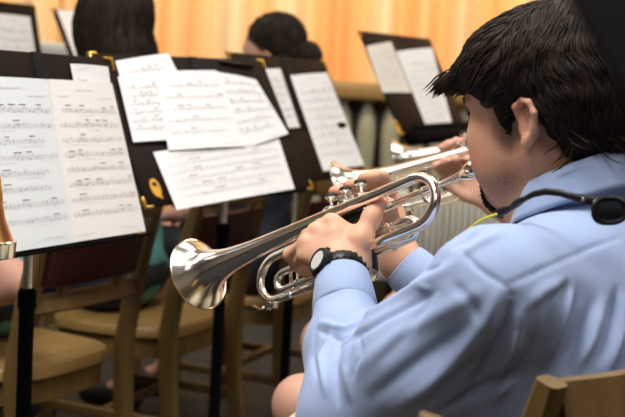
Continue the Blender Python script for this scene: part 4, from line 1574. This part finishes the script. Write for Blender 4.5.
# shirt
BF = np.stack([FB, LB, UPV])
torso = [('e', NB - UPV * 0.19 - FB * 0.005, (0.138, 0.198, 0.235), BF, 0.05), ('e', lin(NB, PEL, 0.6) + UPV * 0.02, (0.142, 0.185, 0.2), BF, 0.06),
         ('e', PEL + UPV * 0.01, (0.148, 0.195, 0.12), BF, 0.06),
         ('c', NB - UPV * 0.05 - FB * 0.01, LS + UPV * 0.0, 0.066, 0.064, 0.04), ('c', NB - UPV * 0.05 - FB * 0.01, RS + UPV * 0.0, 0.066, 0.064, 0.04),
         ('c', NB - UPV * 0.012 + FB * 0.018, NB - UPV * 0.09, 0.062, 0.095, 0.03)]
sl = [('c', LS, lin(LS, LE, 0.55), 0.07, 0.071, 0.05), ('c', lin(LS, LE, 0.55), LE, 0.071, 0.062, 0.04),
      ('c', LE, lin(LE, LW, 0.45), 0.062, 0.054, 0.04), ('c', lin(LE, LW, 0.45), lin(LE, LW, 0.74), 0.054, 0.041, 0.02),
      ('c', RS, lin(RS, RE, 0.55), 0.07, 0.066, 0.05), ('c', lin(RS, RE, 0.55), RE, 0.066, 0.06, 0.04),
      ('c', RE, lin(RE, RW, 0.45), 0.058, 0.05, 0.04), ('c', lin(RE, RW, 0.45), lin(RE, RW, 0.72), 0.05, 0.041, 0.02)]
Vs, Qs = mesh_prims(torso + sl, 0.0034, 2)
Ns = vert_normals(Vs, Qs)


def fold(pts, depths, width, amp):
    """Press a fold along a pixel polyline traced on the surface from the camera."""
    global Vs
    line = []
    for (x, y), (x2, y2) in zip(pts, pts[1:]):
        for t in np.linspace(0, 1, 14, endpoint=False):
            hit = BV.ray_cast(CAM, (P(x + (x2 - x) * t, y + (y2 - y) * t, 1.0) - CAM).normalized())
            if hit[0] is not None:
                line.append(hit[0])
    if len(line) < 3:
        return
    A = np.array([tuple(q) for q in line])
    n = len(A)
    best = np.full(len(Vs), 9.0)
    tt = np.zeros(len(Vs))
    box = (Vs > A.min(0) - 4 * width).all(1) & (Vs < A.max(0) + 4 * width).all(1)
    ix = np.where(box)[0]
    for i in range(n):
        d = np.linalg.norm(Vs[ix] - A[i], axis=1)
        m = d < best[ix]
        best[ix[m]] = d[m]
        tt[ix[m]] = i / (n - 1)
    w = np.exp(-(best / width) ** 2) * np.sin(np.pi * np.clip(tt * 0.94 + 0.03, 0, 1)) ** 0.5
    Vs = Vs + Ns * (amp * w)[:, None]


BV = BVHTree.FromPolygons([tuple(v) for v in Vs], [tuple(q) for q in Qs])
FOLDS = [
    # upper arm and elbow, long drags from the shoulder
    ([(345, 330), (372, 312), (420, 285), (458, 262)], 0.012, 0.006), ([(342, 345), (385, 318), (440, 290)], 0.008, -0.006),
    ([(352, 372), (400, 335), (455, 305), (485, 290)], 0.014, 0.005), ([(372, 398), (420, 360), (470, 325)], 0.012, -0.006),
    ([(395, 410), (440, 375), (492, 335)], 0.012, 0.006), ([(330, 335), (322, 360), (326, 395)], 0.007, 0.007), ([(340, 340), (334, 365), (338, 405)], 0.006, -0.007),
    ([(349, 342), (345, 365), (350, 400)], 0.007, 0.006), ([(316, 330), (312, 355), (318, 380)], 0.006, -0.005), ([(358, 335), (360, 355), (352, 378)], 0.006, -0.005),
    ([(320, 322), (345, 330), (362, 322)], 0.006, 0.006), ([(318, 330), (340, 340), (365, 330)], 0.005, -0.005),
    # armpit and back
    ([(512, 300), (508, 330), (492, 362), (470, 395)], 0.014, -0.012), ([(520, 312), (514, 345), (498, 380)], 0.010, 0.008),
    ([(500, 292), (486, 322), (452, 360), (418, 400)], 0.012, 0.007), ([(508, 372), (480, 392), (440, 412)], 0.010, -0.009), ([(515, 380), (490, 402)], 0.008, 0.007),
    ([(566, 285), (556, 300), (548, 325), (535, 352)], 0.009, -0.009), ([(572, 290), (564, 312), (556, 340), (545, 362)], 0.009, 0.008),
    ([(592, 305), (578, 340), (562, 368)], 0.010, -0.007), ([(604, 300), (592, 340), (578, 366)], 0.010, 0.007),
    ([(618, 290), (612, 325), (600, 360)], 0.009, -0.009), ([(623, 300), (620, 335), (612, 366)], 0.008, 0.008),
    ([(540, 330), (525, 365), (505, 395)], 0.012, -0.006), ([(530, 305), (545, 290), (570, 280)], 0.010, 0.005),
    ([(455, 285), (470, 300), (480, 320)], 0.008, -0.004), ([(430, 300), (410, 330), (380, 360)], 0.010, -0.004),
    # chest front and right sleeve
    ([(455, 247), (470, 236), (490, 226)], 0.007, -0.005), ([(463, 254), (480, 243), (505, 232)], 0.008, 0.004),
    ([(410, 268), (425, 270), (440, 266)], 0.005, -0.004), ([(402, 280), (418, 285), (430, 290)], 0.005, 0.004),
]
for pts, w, amp in FOLDS:
    fold(pts, None, w * 0.72, amp * 1.0)
# yoke and sleeve seams, pressed slightly
for pts, w, amp in [([(463, 252), (478, 268), (492, 278), (506, 286)], 0.0035, -0.0028), ([(506, 286), (545, 268), (590, 248), (624, 236)], 0.0035, -0.0028),
                    ([(506, 286), (512, 300), (514, 318)], 0.0035, -0.0022)]:
    fold(pts, None, w, amp)
# fine creasing all over
ax1 = Vs @ V3((0.6, 0.3, 0.74))
Vs = Vs + Ns * (0.0010 * np.sin(ax1 * 95 + 3 * np.sin(Vs[:, 2] * 21) + 2 * np.sin(Vs[:, 0] * 33)) * (0.5 + 0.5 * np.sin(Vs[:, 1] * 40 + Vs[:, 2] * 17)))[:, None]
shirt = np_mesh('shirt', Vs, Qs, M['shirt'], man)


def cuff(name, a, b, r0, r1, n=40):
    a, b = Vector(a), Vector(b)
    L = (b - a).length
    prof = [(0.0, r0 - 0.004), (0.0, r0), (0.003, r0 + 0.002), (L * 0.5, (r0 + r1) / 2 + 0.002), (L - 0.006, r1 + 0.0015), (L - 0.005, r1 + 0.0005), (L - 0.002, r1 + 0.001), (L, r1 - 0.001), (L - 0.001, r1 - 0.004), (L * 0.4, r1 - 0.005)]
    return MB().lathe(prof, a, (b - a), n).build(name, M['shirt'], man, auto=False)


dl = (LW - LE) / np.linalg.norm(LW - LE)
dr = (RW - RE) / np.linalg.norm(RW - RE)
cuff('cuff', lin(LE, LW, 0.70), LW - dl * 0.012, 0.0425, 0.0365)
cuff('cuff', lin(RE, RW, 0.68), RW - dr * 0.006, 0.043, 0.0365)

# collar: a folded band round the neck
cc = NB + UPV * 0.043 + FB * 0.022
n = 64
rings = []
for (rf, dz, fl) in ((0.064, 0.030, 0), (0.066, 0.034, 0), (0.069, 0.034, 0), (0.074, 0.020, 1), (0.081, -0.006, 1), (0.084, -0.014, 1), (0.082, -0.0145, 1), (0.072, 0.01, 0), (0.065, -0.03, 0)):
    ring = []
    for j in range(n):
        a = 2 * math.pi * j / n
        ca, sa = math.cos(a), math.sin(a)
        tilt = -0.032 * ca
        pnt = 0.0
        if fl and ca > 0.55:
            pnt = -0.02 * (ca - 0.55) / 0.45
        ring.append(cc + FB * (rf * ca * 0.98) + LB * (rf * sa * 0.96) + UPV * (dz + tilt * (1.0 if dz > 0 else 1.1) + pnt))
    rings.append(ring)
vs = [p for r_ in rings for p in r_]
k = len(rings)
fs = [(i * n + j, i * n + (j + 1) % n, (i + 1) * n + (j + 1) % n, (i + 1) * n + j) for i in range(k - 1) for j in range(n)]
MB().add(vs, fs).build('collar', M['shirt'], man, auto=False)

# cream trousers and dark shoes
Vp, Qp = mesh_prims(inflate([('e', PEL, (0.12, 0.165, 0.1), BF, 0.04), ] + leg_prims(HL, KL, AL, FB)[:3] + leg_prims(HR, KR, AR, FB)[:3], 0.012), 0.008)
np_mesh('trousers', Vp, Qp, M['khaki'], man)


def shoes(parent, ankles, f, material='shoe'):
    for A in ankles:
        Vq, Qq = mesh_prims([('c', V3((A[0], A[1], 0.05)), V3((A[0], A[1], 0.045)) + f * 0.16, 0.044, 0.036, 0.02), ('c', V3((A[0], A[1], 0.1)), V3((A[0], A[1], 0.05)), 0.042, 0.044, 0.02)], 0.007)
        Vq[:, 2] = np.maximum(Vq[:, 2], 0.0)
        np_mesh('shoe', Vq, Qq, M[material], parent)


shoes(man, (AL, AR), FB)

# wrist watch
wc = V3(LW) - dl * 0.002
watch = empty('wrist_watch', 'black digital style watch with silver face on the left wrist of the man', 'watch', Matrix.Translation(Vector(wc)))
e1 = V3(LB) - dl * (V3(LB) @ dl)
face_dir = V3(P(322, 268, 1.64)) - V3(LW)
face_dir = face_dir - dl * (face_dir @ dl)
face_dir /= np.linalg.norm(face_dir)
sd = np.cross(dl, face_dir)
b = MB()
rs = 0.0335
prof = [(-0.009, rs - 0.002), (-0.009, rs + 0.001), (-0.006, rs + 0.003), (0.006, rs + 0.003), (0.009, rs + 0.001), (0.009, rs - 0.002)]
b.lathe(prof, (0, 0, 0), tuple(dl), 44, True)
b.build('strap', M['rubber'], watch)
b = MB()
for i in range(26):
    a = 2 * math.pi * i / 26
    d = Vector(face_dir * math.cos(a) + sd * math.sin(a))
    if d.dot(Vector(face_dir)) > 0.75:
        continue
    m = Matrix((d, d.cross(Vector(dl)), Vector(dl))).transposed().to_4x4()
    m.translation = d * (rs + 0.0032)
    b.box((0, 0, 0), (0.0022, 0.0042, 0.013), 0.0006, m)
b.build('strap_links', M['rubber'], watch)
fd = Vector(face_dir)
b = MB()
b.lathe([(-0.004, 0.017), (-0.003, 0.0195), (0.005, 0.0195), (0.0085, 0.0175), (0.0085, 0.0145), (0.007, 0.014)], fd * (rs + 0.002), fd, 36)
for a in (0.6, 2.5, 3.8, 5.6):
    d = Vector(sd) * math.cos(a) + Vector(dl) * math.sin(a)
    b.lathe([(0.017, 0.0032), (0.0215, 0.0032), (0.0222, 0.0022)], fd * (rs + 0.003), d, 12)
b.build('watch_case', M['rubber'], watch)
b = MB()
b.lathe([(0.007, 0.0138), (0.0078, 0.0136), (0.0078, 0.0)], fd * (rs + 0.002), fd, 32)
b.build('dial', M['dial'], watch)

# sunglasses hanging round the collar on a cord
sg = empty('sunglasses', 'black sunglasses worn backwards round the collar on a yellow cord', 'sunglasses', Matrix.Identity(4))
BVC = BV


def on_collar(px, py, d):
    return P(px, py, d)


arm = [P(524, 199, 1.425), P(534, 194, 1.405), P(546, 191.5, 1.39), P(560, 193, 1.378), P(574, 197, 1.367), P(586, 200, 1.36), P(596, 201, 1.356)]
MB().tube(arm, [0.003, 0.0034, 0.0036, 0.0036, 0.0038, 0.0046, 0.0052], 10, scale=(1.15, 0.7)).build('temple_arm', M['rubber'], sg)
b = MB()
b.lathe([(-0.0005, 0.0), (0.0008, 0.0028), (0.0016, 0.0)], arm[5] - fw * 0.0035 - rt * 0.004, -fw, 12)
o = b.build('hinge_badge', M['silver'], sg)
o['label'] = 'small silver badge at the hinge'
lc = P(609, 210, 1.352)
ex = (rt * 0.97 + fw * 0.25).normalized()
ey = (up - ex * up.dot(ex)).normalized()
rim = []
for i in range(36):
    a = 2 * math.pi * i / 36
    ca, sa = math.cos(a), math.sin(a)
    rim.append(lc + ex * (0.0195 * math.copysign(abs(ca) ** 0.75, ca)) + ey * (0.0138 * math.copysign(abs(sa) ** 0.75, sa)) + ex.cross(ey) * 0.002 * math.cos(2 * a))
b = MB()
b.tube(rim + [rim[0]], 0.0034, 8, cap=False)
lc2 = lc + rt * 0.052 + fw * 0.035
rim2 = [q + (lc2 - lc) for q in rim]
b.tube(rim2 + [rim2[0]], 0.0034, 8, cap=False)
b.tube([rim[0], (rim[0] + rim2[18]) / 2 + ey * 0.004, rim2[18]], 0.0034, 8)
b.tube([arm[6], rim[14]], 0.0045, 8)
b.build('frame_front', M['rubber'], sg)
for rm in (rim, rim2):
    nrm = ex.cross(ey)
    if nrm.dot(fw) > 0:
        nrm = -nrm
    cen = sum(rm, Vector()) / len(rm) + nrm * 0.003
    vs = [cen] + [cen * 0.45 + q * 0.55 + nrm * 0.001 for q in rm] + list(rm)
    m_ = len(rm)
    fs = [(0, 1 + i, 1 + (i + 1) % m_) for i in range(m_)] + [(1 + i, 1 + m_ + i, 1 + m_ + (i + 1) % m_, 1 + (i + 1) % m_) for i in range(m_)]
    lo_ = [q - nrm * 0.0016 for q in vs]
    b = MB().add(vs, fs)
    b.add(lo_, [tuple(reversed(t)) for t in fs])
    b.build('lens', M['glass_dark'], sg)
b = MB()
b.tube([P(524, 199, 1.425), P(517, 203, 1.44), P(512, 207, 1.452)], [0.0034, 0.0052, 0.004], 12)
b.tube([P(512, 207, 1.452), P(506, 210, 1.463), P(500, 212, 1.472), P(497, 214, 1.478)], [0.0035, 0.0048, 0.0062, 0.0045], 12)
b.build('cord_end', M['rubber'], sg)
c_ = [P(497, 214, 1.458), P(488, 217, 1.465), P(478, 222, 1.475), P(468, 230, 1.485), P(459, 242, 1.50), P(452, 256, 1.54), P(452, 275, 1.6), P(470, 285, 1.62)]
fine = []
for i in range(len(c_) - 1):
    for k in range(5):
        t = k / 5
        p_1 = c_[max(i - 1, 0)]
        p_2 = c_[min(i + 2, len(c_) - 1)]
        a_, b_ = c_[i], c_[i + 1]
        fine.append(0.5 * ((2 * a_) + (b_ - p_1) * t + (2 * p_1 - 5 * a_ + 4 * b_ - p_2) * t * t + (-p_1 + 3 * a_ - 3 * b_ + p_2) * t ** 3))
o = MB().tube(fine, 0.0013, 8).build('cord', M['yellow'], sg)
o['label'] = 'thin yellow cord'


# ---------------- the players behind, built to one scheme
def seated_person(label, seat, fdir, shirt, head_z=1.16, lean=0.06, arms=None, knees=None, hair='short', shorts='navy', h=0.006, head_pitch=8, head_at=None, skin='skin_pale', hands=None):
    f = V3((fdir[0], fdir[1], 0))
    f /= np.linalg.norm(f)
    l = np.cross(UPV, f)
    F = np.stack([f, l, UPV])
    pel = V3((seat[0], seat[1], 0.555)) - f * 0.03
    ho = V3((seat[0], seat[1], head_z)) + f * lean if head_at is None else V3(head_at)
    hp_ = R(head_pitch)
    hf = f * math.cos(hp_) - UPV * math.sin(hp_)
    H = HeadFrame(ho, hf, l, UPV * math.cos(hp_) + f * math.sin(hp_))
    nb = ho - UPV * 0.14 - f * 0.035
    ls, rs_ = nb + l * 0.165 - UPV * 0.06, nb - l * 0.165 - UPV * 0.06
    if arms is None:
        arms = ((ls + f * 0.06 + l * 0.05 - UPV * 0.25, pel + f * 0.26 + l * 0.11 + UPV * 0.12), (rs_ + f * 0.06 - l * 0.05 - UPV * 0.25, pel + f * 0.26 - l * 0.11 + UPV * 0.12))
    if knees is None:
        knees = (pel + f * 0.43 + l * 0.13 + UPV * 0.005, pel + f * 0.43 - l * 0.13 + UPV * 0.005)
    hl, hr_ = pel + l * 0.09 - UPV * 0.02, pel - l * 0.09 - UPV * 0.02
    ank = [V3((k_[0], k_[1], 0.09)) - f * 0.03 for k_ in knees]
    pr = head_prims(H)
    pr += [('c', H.p(-0.02, 0, -0.03), nb, 0.05, 0.056, 0.03)]
    top = [('c', nb - UPV * 0.04, ls, 0.05, 0.05, 0.03), ('c', nb - UPV * 0.04, rs_, 0.05, 0.05, 0.03), ('e', nb - UPV * 0.19, (0.1, 0.155, 0.2), F, 0.05),
           ('e', lin(nb, pel, 0.65), (0.1, 0.145, 0.18), F, 0.06), ('e', pel, (0.115, 0.16, 0.11), F, 0.06)]
    pr += top
    up_arm = []
    for sgn, (E_, W_), S_, hd in ((1, arms[0], ls, None if hands is None else hands[0]), (-1, arms[1], rs_, None if hands is None else hands[1])):
        E_, W_ = V3(E_), V3(W_)
        up_arm += [('c', S_, E_, 0.048, 0.04, 0.02)]
        pr += [('c', S_, E_, 0.045, 0.038, 0.02), ('c', E_, W_, 0.039, 0.027, 0.02)]
        d = (W_ - E_) / np.linalg.norm(W_ - E_)
        d = hd[0] if hd is not None else lin(d, f, 0.5)
        d = d / np.linalg.norm(d)
        across = np.cross(d, UPV) if hd is None else hd[1]
        across = across / np.linalg.norm(across)
        dn = np.cross(d, across)
        if dn[2] > 0 and hd is None:
            dn = -dn
        curl = 0.5 if hd is None else 1.0
        for i, (off, ln) in enumerate(((0.03, 0.9), (0.01, 1.0), (-0.01, 0.95), (-0.03, 0.78))):
            mc = W_ + d * 0.085 + across * off * sgn
            pr.append(('c', W_ + across * off * 0.4 * sgn, mc, 0.02, 0.012, 0.012))
            p1 = mc + (d * 0.8 + dn * 0.5 * curl) * 0.04 * ln
            p2 = p1 + (d * 0.3 + dn * 0.9 * curl) * 0.026 * ln
            p3 = p2 + (-d * 0.2 * curl + dn * 0.9) * 0.02 * ln
            pr += finger([mc, p1, p2, p3], 0.0105, 0.008)
        th = W_ + d * 0.035 + across * 0.036 * sgn + dn * 0.01
        pr += finger([W_ + d * 0.01 + across * 0.015 * sgn, th, th + d * 0.035 + across * 0.01 * sgn, th + d * 0.06], 0.014, 0.009)
    lg = leg_prims(hl, knees[0], ank[0], f) + leg_prims(hr_, knees[1], ank[1], f)
    pr += lg
    Vb, Qb = body_mesh(pr, h, 1)
    z0 = np.zeros(len(Vb))
    o = np_mesh('person', Vb, Qb, M[skin], None, {'beard': z0, 'flush': z0})
    tag(o, label, 'person')
    eyes(H, o)
    sp = inflate(top, 0.016)
    for (kind, S_, E_, ra, rb, k_) in [tuple(q[:6]) for q in up_arm]:
        sp.append(('c', S_, lin(S_, E_, 0.62), ra + 0.014, ra + 0.016, 0.03))
    Vt, Qt = mesh_prims(sp, 0.008)
    Nt = vert_normals(Vt, Qt)
    Vt = Vt + Nt * (0.004 * np.sin(Vt[:, 2] * 60 + 3 * np.sin(Vt[:, 0] * 25)) * np.sin(Vt[:, 1] * 31))[:, None]
    np_mesh('shirt', Vt, Qt, M[shirt], o)
    Vt, Qt = mesh_prims(inflate([('e', pel - UPV * 0.005, (0.115, 0.16, 0.09), F, 0.05), ('c', hl, lin(hl, knees[0], 0.72), 0.075, 0.066, 0.03), ('c', hr_, lin(hr_, knees[1], 0.72), 0.075, 0.066, 0.03)], 0.019), 0.009)
    np_mesh('shorts', Vt, Qt, M[shorts], o)
    shoes(o, ank, f)
    hp2 = [('e', H.p(-0.02, 0, 0.06), (0.104, 0.084, 0.088), H.F3, 0.02), ('e', H.p(-0.06, 0, 0.0), (0.052, 0.07, 0.07), H.F3, 0.03)]
    if hair == 'long':
        hp2 = [('e', H.p(-0.02, 0, 0.06), (0.108, 0.092, 0.094), H.F3, 0.02), ('e', H.p(-0.05, 0, -0.03), (0.07, 0.088, 0.12), H.F3, 0.03),
               ('c', H.p(-0.05, 0.04, -0.08), V3(nb) - f * 0.10 + l * 0.055 - UPV * 0.12, 0.06, 0.04, 0.04), ('c', H.p(-0.05, -0.04, -0.08), V3(nb) - f * 0.10 - l * 0.055 - UPV * 0.12, 0.06, 0.04, 0.04)]
    if hair == 'long':
        hp2 += [('e', H.p(0.012, 0.080 * s, 0.0), (0.066, 0.026, 0.11), H.F3, 0.02) for s in (1, -1)]
    if hair == 'bun':
        hp2 += [('e', H.p(-0.135, 0.0, -0.005), (0.042, 0.045, 0.048), H.F3, 0.012), ('e', H.p(-0.155, 0.01, -0.035), (0.026, 0.03, 0.035), H.F3, 0.012)]
    hp2 += [('e', H.p(0.125, 0, -0.02), (0.062, 0.10, 0.082), H.F3, 0.012, 's')] if hair == 'long' else [('e', H.p(0.108, 0, -0.02), (0.062, 0.10, 0.082), H.F3, 0.012, 's')]
    for s in (1, -1):
        if hair != 'long':
            hp2.append(('e', H.p(-0.003, 0.09 * s, -0.015), (0.026, 0.03, 0.042), H.F3, 0.01, 's'))
    Vt, Qt = mesh_prims(hp2, 0.005, 1)
    Nt = vert_normals(Vt, Qt)
    ho_ = np_mesh('hair', Vt, Qt, M['hair'], o)
    oo, hl2, hf2 = Vector(H.o), Vector(H.l), Vector(H.f)

    def flow(p):
        q = p - oo
        if hair == 'bun':
            return Vector(H.p(-0.13, 0, 0.0)) - p
        d = (p - Vector(H.p(-0.03, 0, 0.14)))
        return d.normalized() * 0.6 - Vector((0, 0, 1)) * (1.0 if hair == 'long' else 0.5)

    st = grow(Vt, Qt, Nt, flow, 420, 9, 0.014 if hair == 'long' else 0.010, (0.0005, 0.003), 9, None, 0.12)
    tube_tufts('hair_locks', st, M['hair'], o, 0.0024, 4)
    return o, H


seated_person('person in teal shirt and navy shorts, head hidden behind the near pages', (-0.86, 3.04), ROWF, 'teal', head_z=1.03, lean=0.12, arms=((P(24, 284, 2.75), P(-30, 300, 2.8)), (P(20, 280, 3.1), P(-30, 295, 3.1))))
seated_person('person with long straight dark hair in a teal shirt facing the curtain', (-0.585, 3.55), ROWF, 'teal', hair='long', head_at=P(112, 30, 3.5), head_pitch=4)
seated_person('person with dark hair pinned in a bun behind the third stand', (-0.185, 3.96), ROWF, 'navy', hair='bun', head_at=P(272, 57, 4.1), head_pitch=6)

# second trumpeter: hidden behind the man, face and hands beside his face
F2 = V3((-0.98, 0.18, 0))
F2 /= np.linalg.norm(F2)
L2_ = np.cross(UPV, F2)
h2 = V3(M2) - F2 * 0.105 + UPV * 0.05
tx2, ty2, tz2 = (V3(T2MW.col[i][:3]) for i in range(3))
to2 = V3(T2MW.translation)
lw2 = to2 + tx2 * 0.21 + ty2 * 0.05 - tz2 * 0.12
rw2 = to2 + tx2 * 0.17 - ty2 * 0.06 - tz2 * 0.02
seated_person('second trumpeter, mostly hidden, whose hand and nose show past the face of the man', (0.55, 2.37), F2, 'stripe_tee', head_at=h2, head_pitch=4,
              arms=((lw2 + V3((0.2, -0.1, -0.12)), lw2), (rw2 + V3((0.2, -0.06, -0.16)), rw2)), shorts='khaki', hands=((tx2 * 0.5 + tz2 * 0.8, tx2), (tx2 * 0.6 + tz2 * 0.3, tx2)),
              knees=(V3(P(303, 405, 2.35)), V3((0.05, 2.62, 0.56))))
tx3, ty3, tz3 = (V3(T3MW.col[i][:3]) for i in range(3))
to3 = V3(T3MW.translation)
lw3 = to3 + tx3 * 0.20 + ty3 * 0.045 - tz3 * 0.11
rw3 = to3 + tx3 * 0.16 - ty3 * 0.07
seated_person('farthest trumpeter in grey stripes, hidden behind the dark hair of the man', (0.66, 3.07), F2, 'stripe_tee', head_at=V3(M3) - F2 * 0.105 + UPV * 0.05, head_pitch=4,
              arms=((lw3 + V3((0.2, -0.1, -0.12)), lw3), (rw3 + V3((0.2, -0.06, -0.16)), rw3)), hands=((tx3 * 0.5 + tz3 * 0.8, tx3), (tx3 * 0.6 + tz3 * 0.3, tx3)))
